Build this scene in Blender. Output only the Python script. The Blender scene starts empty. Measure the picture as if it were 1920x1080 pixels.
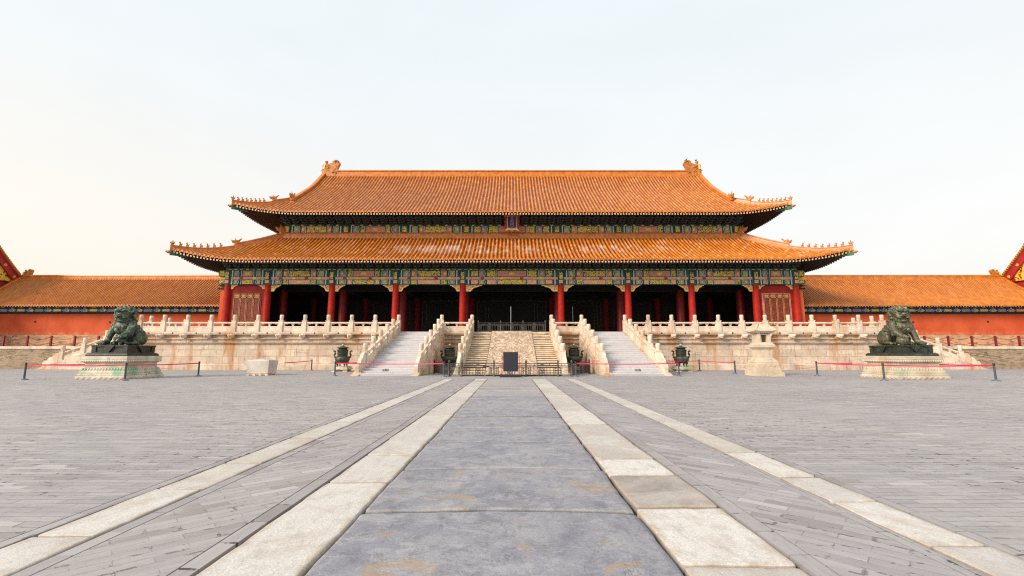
import bpy, math, random
from math import sin, cos, pi, radians, sqrt, atan2
from mathutils import Vector, Matrix, noise
rnd = random.Random(7)
S = bpy.context.scene
COL = S.collection

# ---------------------------------------------------------------- camera, sky, sun, exposure
PITCH = math.atan(123/855.)
cd = bpy.data.cameras.new('camera'); cam = bpy.data.objects.new('camera', cd); COL.objects.link(cam)
cd.sensor_width = 36; cd.lens = 36*855/1920.; cd.clip_start = .05; cd.clip_end = 3000
cam.location = (0, 0, 1.5); cam.rotation_euler = (pi/2+PITCH, 0, radians(-0.03))
S.camera = cam
SUN_EL, SUN_AZ = radians(30), radians(-128)      # azimuth from +Y towards +X: the sun stands in front-left behind the viewer
W = bpy.data.worlds.new('World'); S.world = W; W.use_nodes = True
nt = W.node_tree; nt.nodes.clear()
sky = nt.nodes.new('ShaderNodeTexSky'); sky.sky_type = 'NISHITA'; sky.sun_disc = False
sky.sun_elevation = SUN_EL; sky.sun_rotation = SUN_AZ
sky.air_density = 1.0; sky.dust_density = 5.0; sky.ozone_density = 1.0; sky.altitude = 50
hs = nt.nodes.new('ShaderNodeHueSaturation'); hs.inputs['Saturation'].default_value = .30
bg = nt.nodes.new('ShaderNodeBackground'); bg.inputs[1].default_value = .15
wo = nt.nodes.new('ShaderNodeOutputWorld')
# thin even overcast veils the blue sky: pale, a little warmer low down
tc = nt.nodes.new('ShaderNodeTexCoord'); sx = nt.nodes.new('ShaderNodeSeparateXYZ')
nt.links.new(tc.outputs['Generated'], sx.inputs[0])
vr = nt.nodes.new('ShaderNodeValToRGB'); nt.links.new(sx.outputs[2], vr.inputs[0])
vr.color_ramp.elements[0].position = 0.0; vr.color_ramp.elements[0].color = (5.65, 5.40, 4.95, 1)
vr.color_ramp.elements[1].position = .62; vr.color_ramp.elements[1].color = (5.20, 5.62, 5.80, 1)
e_ = vr.color_ramp.elements.new(.22); e_.color = (5.6, 5.58, 5.42, 1)
veil = nt.nodes.new('ShaderNodeMix'); veil.data_type = 'RGBA'; veil.inputs[0].default_value = .80
cl = nt.nodes.new('ShaderNodeTexNoise'); cl.inputs['Scale'].default_value = 2.2; cl.inputs['Detail'].default_value = 6; cl.inputs['Roughness'].default_value = .55; cl.inputs['Distortion'].default_value = .4
cm = nt.nodes.new('ShaderNodeMapping'); cm.inputs['Scale'].default_value = (1, 1, 2.6); nt.links.new(tc.outputs['Generated'], cm.inputs[0]); nt.links.new(cm.outputs[0], cl.inputs['Vector'])
cr = nt.nodes.new('ShaderNodeMapRange'); cr.inputs[1].default_value = .35; cr.inputs[2].default_value = .7; cr.inputs[3].default_value = .98; cr.inputs[4].default_value = 1.03; nt.links.new(cl.outputs['Fac'], cr.inputs[0])
cx = nt.nodes.new('ShaderNodeVectorMath'); cx.operation = 'SCALE'; nt.links.new(vr.outputs[0], cx.inputs[0]); nt.links.new(cr.outputs[0], cx.inputs['Scale'])
nt.links.new(sky.outputs[0], hs.inputs['Color']); nt.links.new(hs.outputs[0], veil.inputs[6]); gl = nt.nodes.new('ShaderNodeMapRange'); gl.inputs[1].default_value = .05; gl.inputs[2].default_value = -.75; gl.clamp = True; nt.links.new(sx.outputs[0], gl.inputs[0])
gz = nt.nodes.new('ShaderNodeMapRange'); gz.inputs[1].default_value = .45; gz.inputs[2].default_value = .05; nt.links.new(sx.outputs[2], gz.inputs[0])
gm = nt.nodes.new('ShaderNodeMath'); gm.operation = 'MULTIPLY'; nt.links.new(gl.outputs[0], gm.inputs[0]); nt.links.new(gz.outputs[0], gm.inputs[1])
glow = nt.nodes.new('ShaderNodeMix'); glow.data_type = 'RGBA'; nt.links.new(gm.outputs[0], glow.inputs[0]); nt.links.new(cx.outputs[0], glow.inputs[6]); glow.inputs[7].default_value = (6.1, 5.6, 4.75, 1)
nt.links.new(glow.outputs[2], veil.inputs[7])
nt.links.new(veil.outputs[2], bg.inputs[0]); nt.links.new(bg.outputs[0], wo.inputs[0])
sd = bpy.data.lights.new('sun', 'SUN'); sd.energy = 2.9; sd.angle = radians(18); sd.color = (1, .87, .72)
sun = bpy.data.objects.new('sun', sd); COL.objects.link(sun)
dsun = Vector((sin(SUN_AZ)*cos(SUN_EL), cos(SUN_AZ)*cos(SUN_EL), sin(SUN_EL)))
sun.rotation_euler = dsun.to_track_quat('Z', 'Y').to_euler()
S.view_settings.view_transform = 'Standard'; S.view_settings.look = 'None'
S.view_settings.exposure = 0.34; S.view_settings.gamma = 1
S.render.engine = 'CYCLES'
S.cycles.max_bounces = 6; S.cycles.diffuse_bounces = 3; S.cycles.glossy_bounces = 3
S.cycles.use_denoising = False; S.cycles.filter_width = 1.15; S.cycles.sample_clamp_indirect = 4

# ---------------------------------------------------------------- mesh builder
class MB:
    def __init__(s): s.v = []; s.f = []; s.m = []; s.sm = []; s.uv = None
    def add(s, vs, fs, m=0, sm=False):
        o = len(s.v); s.v += [tuple(p) for p in vs]
        for f in fs: s.f.append(tuple(o+i for i in f)); s.m.append(m); s.sm.append(sm)
        return o
    def hexa(s, p, m=0):        # p: 8 points, bottom ring then top ring, both counter-clockwise from above
        s.add(p, [(3,2,1,0),(4,5,6,7),(0,1,5,4),(1,2,6,5),(2,3,7,6),(3,0,4,7)], m)
    def box(s, x0, x1, y0, y1, z0, z1, m=0):
        s.hexa([(x0,y0,z0),(x1,y0,z0),(x1,y1,z0),(x0,y1,z0),(x0,y0,z1),(x1,y0,z1),(x1,y1,z1),(x0,y1,z1)], m)
    def prism(s, poly, y0, y1, m=0, axis='Y', c=(0,0,0)):     # poly in (a, z); extruded along the axis
        n = len(poly); A = []
        for y in (y0, y1):
            for a, z in poly: A.append((c[0]+a, c[1]+y, c[2]+z) if axis == 'Y' else (c[0]+y, c[1]+a, c[2]+z))
        s.add(A, [tuple(range(n)), tuple(range(2*n-1, n-1, -1))]+[(i, i+n, (i+1) % n+n, (i+1) % n) for i in range(n)], m)
    def sqlathe(s, prof, m=0, c=(0,0,0), wy=1.0):             # square rings (half width, z)
        vs = []
        for w, z in prof:
            h = w*wy
            vs += [(c[0]-w,c[1]-h,c[2]+z),(c[0]+w,c[1]-h,c[2]+z),(c[0]+w,c[1]+h,c[2]+z),(c[0]-w,c[1]+h,c[2]+z)]
        fs = []
        for i in range(len(prof)-1):
            for k in range(4): fs.append((4*i+k, 4*i+(k+1) % 4, 4*i+4+(k+1) % 4, 4*i+4+k))
        n = 4*(len(prof)-1); fs += [(3,2,1,0), (n,n+1,n+2,n+3)]
        s.add(vs, fs, m)
    def lathe(s, prof, n=20, m=0, c=(0,0,0), sm=True):
        vs = []
        for r, z in prof:
            for k in range(n): a = 2*pi*k/n; vs.append((c[0]+r*cos(a), c[1]+r*sin(a), c[2]+z))
        fs = [(i*n+k, i*n+(k+1) % n, (i+1)*n+(k+1) % n, (i+1)*n+k) for i in range(len(prof)-1) for k in range(n)]
        s.add(vs, fs, m, sm)
        s.add(vs[:n], [tuple(range(n-1, -1, -1))], m); s.add(vs[-n:], [tuple(range(n))], m)
    def tube(s, pts, r, n=8, m=0, sm=True, flat=1.0):
        P = [Vector(p) for p in pts]; vs = []; N = len(P)
        for i, p in enumerate(P):
            t = (P[min(i+1, N-1)]-P[max(i-1, 0)]).normalized()
            u = t.cross(Vector((0,0,1)));
            if u.length < 1e-3: u = t.cross(Vector((0,1,0)))
            u.normalize(); w = u.cross(t); rr = r[i] if isinstance(r, (list, tuple)) else r
            for k in range(n): a = 2*pi*k/n; vs.append(p+u*(rr*cos(a))+w*(rr*flat*sin(a)))
        fs = [(i*n+k, i*n+(k+1) % n, (i+1)*n+(k+1) % n, (i+1)*n+k) for i in range(N-1) for k in range(n)]
        fs += [tuple(range(n-1, -1, -1)), tuple(range((N-1)*n, N*n))]
        s.add(vs, fs, m, sm)
    def ball(s, c, r, m=0, rot=None, n=10):
        if not isinstance(r, (tuple, list)): r = (r, r, r)
        vs = [(0,0,1)]
        for i in range(1, n):
            t = pi*i/n
            for k in range(2*n): a = pi*k/n; vs.append((sin(t)*cos(a), sin(t)*sin(a), cos(t)))
        vs.append((0,0,-1)); K = 2*n; fs = []
        for k in range(K): fs.append((0, 1+k, 1+(k+1) % K))
        for i in range(n-2):
            for k in range(K): fs.append((1+i*K+k, 1+(i+1)*K+k, 1+(i+1)*K+(k+1) % K, 1+i*K+(k+1) % K))
        L = len(vs)-1
        for k in range(K): fs.append((L, 1+(n-2)*K+(k+1) % K, 1+(n-2)*K+k))
        out = []
        for p in vs:
            q = Vector((p[0]*r[0], p[1]*r[1], p[2]*r[2]))
            if rot is not None: q.rotate(rot)
            out.append(q+Vector(c))
        s.add(out, fs, m, True)
    def chain(s, pts, m=0, n=8):                               # (x,y,z,r) joints, dense spheres between them
        for a, b in zip(pts[:-1], pts[1:]):
            d = (Vector(b[:3])-Vector(a[:3])).length; k = max(2, int(d/(.35*min(a[3], b[3])))+1)
            for i in range(k+1):
                t = i/k; s.ball([a[j]*(1-t)+b[j]*t for j in range(3)], a[3]*(1-t)+b[3]*t, m, n=n)
    def mesh(s, name, mats):
        me = bpy.data.meshes.new(name); me.from_pydata(s.v, [], s.f)
        for m in (mats if isinstance(mats, (list, tuple)) else [mats]): me.materials.append(m)
        me.polygons.foreach_set('material_index', s.m); me.polygons.foreach_set('use_smooth', s.sm)
        if s.uv is not None:
            L = me.uv_layers.new(name='UVMap'); flat = []
            for lp in me.loops: flat += s.uv[lp.vertex_index]
            L.data.foreach_set('uv', flat)
        me.update(); return me
    def build(s, name, mats, parent=None, loc=(0,0,0), rz=0):
        return put(name, s.mesh(name, mats), parent, loc, rz)
def put(name, me, parent=None, loc=(0,0,0), rz=0):
    o = bpy.data.objects.new(name, me); COL.objects.link(o); o.location = loc; o.rotation_euler = (0,0,rz)
    if parent: o.parent = parent
    return o
def empty(name, loc, label=None, cat=None, group=None, rz=0):
    o = bpy.data.objects.new(name, None); COL.objects.link(o); o.location = loc; o.rotation_euler = (0,0,rz)
    o.empty_display_size = .3
    return tag(o, label, cat, group)
def tag(o, label=None, cat=None, group=None, kind=None):
    if label: o['label'] = label
    if cat: o['category'] = cat
    if group: o['group'] = group
    if kind: o['kind'] = kind
    return o
def copy_tree(o, parent=None):
    c = o.copy(); COL.objects.link(c); c.parent = parent
    for ch in list(o.children): copy_tree(ch, c)
    return c
def remesh(mb, name, mats, vox, smooth=2):
    me = mb.mesh(name+'_raw', mats); o = bpy.data.objects.new(name, me); COL.objects.link(o)
    r = o.modifiers.new('r', 'REMESH'); r.mode = 'VOXEL'; r.voxel_size = vox; r.use_smooth_shade = True
    sm = o.modifiers.new('s', 'SMOOTH'); sm.factor = .5; sm.iterations = smooth
    dg = bpy.context.evaluated_depsgraph_get(); out = bpy.data.meshes.new_from_object(o.evaluated_get(dg)); out.name = name
    bpy.data.objects.remove(o); bpy.data.meshes.remove(me)
    out.materials.clear()
    for m in (mats if isinstance(mats, (list, tuple)) else [mats]): out.materials.append(m)
    return out
def text_mesh(txt, size):
    c = bpy.data.curves.new('t', 'FONT'); c.body = txt; c.size = size; c.align_x = 'CENTER'; c.align_y = 'CENTER'; c.extrude = .012
    c.resolution_u = 3
    o = bpy.data.objects.new('t', c); COL.objects.link(o)
    dg = bpy.context.evaluated_depsgraph_get(); me = bpy.data.meshes.new_from_object(o.evaluated_get(dg))
    bpy.data.objects.remove(o); return me

# ---------------------------------------------------------------- materials
class NT:
    def __init__(s, name):
        s.mat = bpy.data.materials.new(name); s.mat.use_nodes = True; s.t = s.mat.node_tree
        s.b = s.t.nodes['Principled BSDF']; s._pos = None
    def n(s, typ, **kw):
        x = s.t.nodes.new('ShaderNode'+typ)
        for k, v in kw.items(): setattr(x, k, v)
        return x
    def l(s, a, b): s.t.links.new(a, b)
    def inp(s, sock, v):
        if hasattr(v, 'is_output'): s.l(v, sock)
        elif isinstance(v, tuple) and len(v) == 3 and sock.type == 'RGBA': sock.default_value = v+(1,)
        else: sock.default_value = v
    def pos(s):
        if s._pos is None: s._pos = s.n('NewGeometry').outputs['Position']
        return s._pos
    def obj(s): return s.n('TexCoord').outputs['Object']
    def uv(s): return s.n('TexCoord').outputs['UV']
    def mapping(s, vec, scale=(1,1,1), rot=(0,0,0), loc=(0,0,0)):
        m = s.n('Mapping'); s.l(vec, m.inputs[0]); m.inputs['Scale'].default_value = scale; m.inputs['Rotation'].default_value = rot; m.inputs['Location'].default_value = loc
        return m.outputs[0]
    def noise(s, vec, scale, detail=4, rough=.55, dist=0):
        x = s.n('TexNoise'); s.l(vec, x.inputs['Vector']); x.inputs['Scale'].default_value = scale; x.inputs['Detail'].default_value = detail
        x.inputs['Roughness'].default_value = rough; x.inputs['Distortion'].default_value = dist; return x.outputs['Fac']
    def ramp(s, fac, a, b, c0=0., c1=1.):
        x = s.n('MapRange'); x.interpolation_type = 'SMOOTHSTEP'; s.l(fac, x.inputs[0]); x.inputs[1].default_value = a; x.inputs[2].default_value = b
        x.inputs[3].default_value = c0; x.inputs[4].default_value = c1; return x.outputs[0]
    def math(s, op, a, b=0.):
        x = s.n('Math', operation=op); s.inp(x.inputs[0], a); s.inp(x.inputs[1], b); return x.outputs[0]
    def mix(s, fac, a, b, blend='MIX'):
        x = s.n('Mix', data_type='RGBA', blend_type=blend); s.inp(x.inputs[0], fac); s.inp(x.inputs[6], a); s.inp(x.inputs[7], b); return x.outputs[2]
    def sep(s, vec):
        x = s.n('SeparateXYZ'); s.l(vec, x.inputs[0]); return x.outputs
    def comb(s, x, y, z=0.):
        c = s.n('CombineXYZ'); s.inp(c.inputs[0], x); s.inp(c.inputs[1], y); s.inp(c.inputs[2], z); return c.outputs[0]
    def white(s, vec): x = s.n('TexWhiteNoise', noise_dimensions='3D'); s.l(vec, x.inputs[0]); return x.outputs['Value']
    def bump(s, h, strength=.3, dist=.02):
        x = s.n('Bump'); s.l(h, x.inputs['Height']); x.inputs['Strength'].default_value = strength; x.inputs['Distance'].default_value = dist
        s.l(x.outputs[0], s.b.inputs['Normal'])
    def out(s, color, rough=.7, metal=0., spec=.4):
        s.inp(s.b.inputs['Base Color'], color); s.inp(s.b.inputs['Roughness'], rough); s.inp(s.b.inputs['Metallic'], metal)
        s.b.inputs['Specular IOR Level'].default_value = spec; return s.mat

def plain(name, col, rough=.6, metal=0., var=.25, scale=3., bump=0., spec=.4):
    t = NT(name); p = t.pos(); f = t.noise(p, scale, 5, .6)
    d = tuple(c*(1-var) for c in col); e = tuple(min(1, c*(1+var)) for c in col)
    c = t.mix(t.ramp(f, .3, .7), d, e)
    if bump: t.bump(t.noise(p, scale*6, 5, .6), bump, .03)
    return t.out(c, rough, metal, spec)

def tile_mat(name, a, b, worn, limeband=None, fleck=.6):
    t = NT(name); uv = t.uv(); o = t.sep(uv)
    cell = t.comb(t.math('FLOOR', o[0]), t.math('FLOOR', o[1]), 0)
    w = t.white(cell); p = t.pos()
    c = t.mix(w, a, b)
    big = t.noise(p, .35, 4, .6)
    c = t.mix(t.math('MULTIPLY', t.ramp(big, .44, .72), .5), c, worn)
    w2 = t.white(t.mapping(cell, (1,1,1), (0,0,0), (31,17,5)))
    c = t.mix(t.math('MULTIPLY', t.ramp(w2, .84, .96), fleck), c, tuple(min(1, x*1.25+.07) for x in worn))
    # glaze seams: each tile's lower lip is a dark line, dust and painted shade darken the pans between the ribs
    fr = t.math('FRACT', o[1]); c = t.mix(t.math('MULTIPLY', t.ramp(fr, .9, 1.), .45), c, (.13, .03, .01))
    fu = t.math('ABSOLUTE', t.math('SUBTRACT', t.math('FRACT', o[0]), .5))
    dirt_shade = t.math('MULTIPLY', t.ramp(fu, .22, .34), t.ramp(t.noise(p, 1.3, 4), .25, .62, .62, .97))
    c = t.mix(dirt_shade, c, (.120, .024, .007))
    if limeband:
        lo, hi = limeband
        zz = t.sep(p)[2]; st = t.noise(t.mapping(p, (1, .25, .25)), 1.3, 5, .65)
        band = t.math('MULTIPLY', t.ramp(zz, lo-.5, lo+.1), t.ramp(zz, hi, hi+.35, 1., 0.))
        xx = t.ramp(t.math('ABSOLUTE', t.sep(p)[0]), 8., 24., .10, -.06)
        c = t.mix(t.math('MULTIPLY', band, t.ramp(t.math('ADD', st, xx), .53, .76, 0., .48)), c, (.72, .60, .52))
    t.bump(t.noise(p, 14, 4), .25, .02)
    return t.out(c, t.ramp(t.noise(p, 3, 3), .3, .7, .35, .6), 0, .28)

def marble_mat(name, base, blocks=None, stain=.6, grey=.35, green=0.):
    t = NT(name); p = t.pos(); o = t.sep(p)
    c = t.mix(t.ramp(t.noise(p, .9, 6, .62), .3, .72), tuple(x*.80 for x in base), tuple(min(.95, x*1.12) for x in base))
    c = t.mix(t.math('MULTIPLY', t.ramp(t.noise(p, 2.7, 6, .7, .6), .52, .7), grey), c, (.33, .31, .31))
    hgt = t.noise(p, 9, 5, .65)
    if blocks:
        bw, bh = blocks
        u = t.math('ADD', o[0], o[1]); bt = t.n('TexBrick'); bt.offset = .43; bt.inputs['Scale'].default_value = 1
        wob = t.math('MULTIPLY', t.math('SUBTRACT', t.noise(p, 2.5, 3), .5), .05)
        t.l(t.comb(t.math('ADD', u, wob), t.math('ADD', o[2], wob), 0), bt.inputs['Vector'])
        for k, v in (('Brick Width', bw), ('Row Height', bh), ('Mortar Size', .012), ('Mortar Smooth', .2), ('Bias', 0)): bt.inputs[k].default_value = v
        bt.inputs['Color1'].default_value = (0,0,0,1); bt.inputs['Color2'].default_value = (1,1,1,1); bt.inputs['Mortar'].default_value = (.5,.5,.5,1)
        rv = t.sep(bt.outputs['Color'])[0]
        c = t.mix(t.ramp(rv, 0, 1, 0, .55), c, tuple(x*.66 for x in (base[0], base[1]*.94, base[2]*.9)))
        c = t.mix(t.math('MULTIPLY', bt.outputs['Fac'], t.ramp(t.noise(p, 1.7, 3), .35, .6, .15, .8)), c, (.12, .085, .06))
        hgt = t.math('SUBTRACT', t.math('MULTIPLY', hgt, .5), bt.outputs['Fac'])
    if stain:
        sv = t.mapping(p, (1, 1, .16)); s1 = t.noise(sv, .75, 5, .65); s2 = t.noise(sv, 2.2, 5, .7)
        c = t.mix(t.math('MULTIPLY', t.ramp(s1, .50, .66), stain), c, (.46, .225, .085))
        c = t.mix(t.math('MULTIPLY', t.ramp(s2, .54, .72), stain*.75), c, (.20, .13, .085))
        h3 = t.noise(t.mapping(p, (.35, .35, 2.5)), 1.5, 5, .7); c = t.mix(t.math('MULTIPLY', t.ramp(h3, .57, .70), stain*.6), c, (.16, .115, .085))
    if green:
        g = t.noise(t.mapping(p, (1, 1, .5)), 1.5, 4, .6)
        gz = t.math('MULTIPLY', t.ramp(o[2], 1.15, .7), t.ramp(o[2], .12, .3))
        c = t.mix(t.math('MULTIPLY', t.math('MULTIPLY', t.ramp(g, .46, .6), gz), green), c, (.20, .42, .26))
        cr = t.n('TexVoronoi', feature='DISTANCE_TO_EDGE'); t.l(t.mapping(p, (.75, .75, .5)), cr.inputs['Vector']); cr.inputs['Scale'].default_value = 1
        c = t.mix(t.math('MULTIPLY', t.ramp(cr.outputs['Distance'], .012, .003, 0, .5), t.ramp(t.noise(p, .8, 3), .42, .6)), c, (.12, .10, .07))
    t.bump(hgt, .35, .03)
    return t.out(c, .75, 0, .25)

def bronze_mat(name, base, pat, amt, worn=False):  # worn: paints highlights and crease shade into the bronze colour
    t = NT(name); p = t.pos(); f = t.noise(p, 3.2, 6, .62, .4); g = t.noise(p, 14, 5, .6)
    c = t.mix(t.ramp(g, .35, .7), tuple(x*.55 for x in base), tuple(x*1.5 for x in base))
    c = t.mix(t.math('MULTIPLY', t.ramp(f, .5, .70), amt), c, pat)
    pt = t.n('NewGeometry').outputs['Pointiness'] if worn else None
    if worn: c = t.mix(t.ramp(pt, .52, .60, 0, .75), c, tuple(min(1, x*1.15) for x in pat)); c = t.mix(t.ramp(pt, .485, .43, 0, .8), c, (.024, .028, .020))  # convex points lightened, creases darkened: shading painted by pointiness
    t.bump(t.math('ADD', t.noise(p, 22, 4), t.math('MULTIPLY', g, .6)), .35, .02)
    return t.out(c, .48, .25, .5)

def gold_pattern(name, bgc, gold=(.78, .50, .05), scale=9., thr=.5, metal=.1, squash=(1, .2, 1)):
    t = NT(name); p = t.pos()
    f = t.noise(t.mapping(p, squash), scale, 2, .5, 1.6)
    v = t.n('TexVoronoi', feature='DISTANCE_TO_EDGE'); t.l(t.mapping(p, squash), v.inputs['Vector']); v.inputs['Scale'].default_value = scale*.7
    m = t.math('MAXIMUM', t.ramp(f, thr-.02, thr+.03), t.ramp(v.outputs['Distance'], .07, .03))
    c = t.mix(m, bgc, t.mix(t.noise(p, scale*3, 2), tuple(x*.6 for x in gold), gold))
    t.bump(m, .4, .02); return t.out(c, .45, metal, .5)

def brocade(name, a, b, c3, scale=10.):
    t = NT(name); p = t.mapping(t.pos(), (1, .2, 1))
    v = t.n('TexVoronoi'); t.l(p, v.inputs['Vector']); v.inputs['Scale'].default_value = scale
    c = t.mix(t.ramp(v.outputs['Distance'], .25, .45), b, a)
    c = t.mix(t.ramp(t.noise(p, scale*1.6, 2), .6, .66), c, c3)
    return t.out(c, .65, 0, .3)

M = {}
M['tile_up'] = tile_mat('tile_upper', (.43, .120, .012), (.60, .212, .028), (.52, .20, .060), None, .42)
M['tile_lo'] = tile_mat('tile_lower', (.47, .135, .013), (.63, .225, .027), (.58, .24, .09), (12.0, 13.0))
M['tile_co'] = tile_mat('tile_corridor', (.43, .125, .016), (.56, .195, .030), (.46, .17, .045), None, .2)
M['ridge'] = plain('ridge_glaze', (.54, .175, .024), .35, 0, .25, 2.2, .3, .5)
M['orn'] = plain('ornament_glaze', (.48, .165, .022), .4, 0, .35, 4, .5, .5)
M['palegold'] = plain('pale_gold', (.85, .62, .25), .5, 0, .1)
M['marble'] = marble_mat('white_marble', (.72, .60, .475), None, .5, .45)
M['marblew'] = marble_mat('wall_marble', (.68, .545, .42), (1.45, .62), .9, .9)
M['marblep'] = marble_mat('plinth_marble', (.62, .55, .44), None, .45, .4, .75)
M['marbleq'] = marble_mat('plinth_marble_warm', (.53, .45, .34), None, .6, .45, .35)
M['lantern'] = marble_mat('pavilion_marble', (.60, .49, .365), None, .6, .2)
M['whiteblk'] = marble_mat('pale_block_marble', (.60, .55, .485), None, .2, .1)
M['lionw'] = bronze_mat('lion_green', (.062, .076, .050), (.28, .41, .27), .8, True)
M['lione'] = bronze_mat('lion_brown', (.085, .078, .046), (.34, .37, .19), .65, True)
M['bronze'] = bronze_mat('bronze_green', (.045, .052, .038), (.13, .20, .14), .6)
M['bronzeb'] = bronze_mat('bronze_brown', (.125, .112, .064), (.42, .46, .23), .75)
M['bronzed'] = bronze_mat('bronze_dark', (.032, .036, .026), (.07, .11, .07), .6)
M['knobg'] = plain('knob_patina', (.16, .42, .30), .5, .2, .3, 6)
M['knoby'] = plain('knob_brass', (.38, .30, .12), .5, .3, .3, 6)
M['red'] = plain('red_lacquer', (.38, .016, .007), .55, 0, .18, 1.5, .1, .2)
M['redpanel'] = plain('red_panel', (.27, .016, .011), .6, 0, .2, 1.5, .1, .2)
M['redshade'] = plain('red_lacquer_shaded', (.15, .006, .005), .5, 0, .25, 1.5, 0, .25)  # same lacquer darkened: the shade inside the hall is in the colour
def wall_mat():
    t = NT('red_plaster'); p = t.pos(); z = t.sep(p)[2]
    c = t.mix(t.ramp(t.noise(p, .5, 5, .6), .3, .7), (.47, .078, .029), (.58, .108, .042))
    c = t.mix(t.ramp(t.noise(t.mapping(p, (1, 1, .12)), 1.1, 5, .7), .54, .72, 0, .40), c, (.36, .060, .026))
    c = t.mix(t.ramp(t.noise(p, 1.6, 5, .7), .60, .72, 0, .35), c, (.66, .20, .10))
    c = t.mix(t.math('MULTIPLY', t.ramp(z, 4.05, 3.5), t.ramp(t.noise(p, 1.8, 5, .7), .40, .62)), c, (.52, .22, .13))
    t.bump(t.noise(p, 5, 5, .6), .25, .03); return t.out(c, .88, 0, .12)
M['redwall'] = wall_mat()
M['orangewall'] = plain('orange_plaster', (.55, .105, .038), .85, 0, .08, .8, .1, .15)
M['darkred'] = plain('dark_red_paint', (.20, .012, .012), .55, 0, .25, 2)
M['redbright'] = plain('red_paint', (.50, .02, .02), .5, 0, .15, 2)
M['bargeboard'] = plain('bargeboard_red', (.36, .020, .020), .55, 0, .15, 2)
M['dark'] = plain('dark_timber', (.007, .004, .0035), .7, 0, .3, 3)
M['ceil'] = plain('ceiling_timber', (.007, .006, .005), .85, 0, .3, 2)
M['goldline'] = plain('gilt_line', (.10, .06, .018), .55, .1, .2, 4)
M['gilt'] = plain('gilt', (.78, .50, .08), .4, .25, .2, 6)
M['blue'] = plain('blue_paint', (.014, .042, .13), .6, 0, .3, 3)
M['green'] = plain('green_paint', (.016, .135, .060), .6, 0, .3, 3)
M['teal'] = plain('pale_green_paint', (.34, .40, .22), .6, 0, .25, 5)
M['lilac'] = plain('lilac_paint', (.33, .27, .30), .6, 0, .2, 5)
M['whiteline'] = plain('white_line', (.55, .60, .54), .6, 0, .1, 5)
M['pinkbr'] = brocade('pink_brocade', (.62, .27, .20), (.50, .16, .22), (.80, .52, .12), 7)
M['pinklt'] = brocade('light_pink_brocade', (.80, .42, .27), (.68, .26, .22), (.86, .60, .15), 8)
M['gg'] = gold_pattern('gold_on_green', (.02, .10, .05), (.92, .66, .07), 4.6, .465)
M['gb'] = gold_pattern('gold_on_blue', (.015, .035, .15), (.92, .66, .08), 4.6, .465)
M['gp'] = gold_pattern('gold_on_red', (.42, .11, .07), (.92, .62, .30), 5., .52)
M['gpan'] = gold_pattern('gable_gold', (.30, .02, .015), (.92, .64, .06), 1.5, .49, .1, (.2, 1, 1))
M['brkg'] = plain('bracket_green', (.028, .075, .050), .6, 0, .5, 6)
M['brkb'] = plain('bracket_blue', (.022, .034, .080), .6, 0, .5, 6)
M['brke'] = plain('bracket_edge', (.36, .22, .10), .6, 0, .3, 6)
M['flame'] = gold_pattern('flame_board', (.16, .018, .014), (.30, .13, .04), 6., .55, .1)
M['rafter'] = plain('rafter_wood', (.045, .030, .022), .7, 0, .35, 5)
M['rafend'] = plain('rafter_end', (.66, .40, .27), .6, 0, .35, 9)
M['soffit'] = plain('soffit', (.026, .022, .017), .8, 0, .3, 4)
M['stairw'] = plain('stair_cover', (.60, .575, .58), .6, 0, .05, 2, .1)
M['stairl'] = plain('stair_cover_edge', (.46, .44, .45), .6, 0, .05, 2)  # cover risers: colour lowered to cancel the extra sun on their front
M['step'] = marble_mat('worn_step', (.68, .55, .40), None, .45, .45)
M['stepd'] = plain('dirty_riser', (.20, .13, .08), .85, 0, .4, 3)
M['floor'] = plain('terrace_floor', (.34, .31, .28), .7, 0, .2, 1.2, .2)
M['iron'] = plain('iron_grey', (.085, .080, .075), .5, .4, .2, 5)
M['irond'] = plain('iron_dark', (.045, .042, .042), .5, .4, .2, 5)
M['stan'] = plain('stanchion_grey', (.075, .080, .095), .45, .3, .1, 5)
M['stanb'] = plain('stanchion_base', (.16, .17, .20), .4, .4, .1, 5)
M['belt'] = plain('belt_pink', (.66, .012, .10), .55, 0, .06, 4)
M['board'] = plain('board_black', (.020, .021, .030), .55, 0, .1, 3)
M['boardt'] = plain('sign_dark', (.045, .032, .032), .5, 0, .1, 3)
M['signw'] = plain('sign_white', (.75, .73, .73), .6, 0, .03, 3)
M['hole'] = plain('drain_dark', (.02, .016, .013), .9, 0, .2, 3)
M['plqred'] = plain('plaque_red', (.24, .012, .012), .55, 0, .2, 3)
M['plqblue'] = plain('plaque_blue', (.008, .030, .16), .5, 0, .2, 3)
M['plqchar'] = plain('plaque_gilt', (.50, .26, .10), .4, .2, .15, 3)
M['bird'] = plain('bird_black', (.015, .017, .03), .5, 0, .3, 20)
M['chain'] = plain('chain_iron', (.07, .035, .03), .6, .1, .3, 6)

def lattice_mat():
    t = NT('lattice'); o = t.sep(t.pos())
    bt = t.n('TexBrick'); bt.inputs['Scale'].default_value = 1
    t.l(t.comb(o[0], o[2], 0), bt.inputs['Vector'])
    for k, v in (('Brick Width', .13), ('Row Height', .12), ('Mortar Size', .030), ('Mortar Smooth', .3)): bt.inputs[k].default_value = v
    f = bt.outputs['Fac']; c = t.mix(f, (.022, .004, .004), (.27, .024, .016))
    c = t.mix(t.math('MULTIPLY', f, t.ramp(t.noise(t.pos(), 16, 1), .58, .64)), c, (.36, .12, .07))
    t.bump(f, .6, .03); return t.out(c, .5)
M['lattice'] = lattice_mat()

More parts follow.
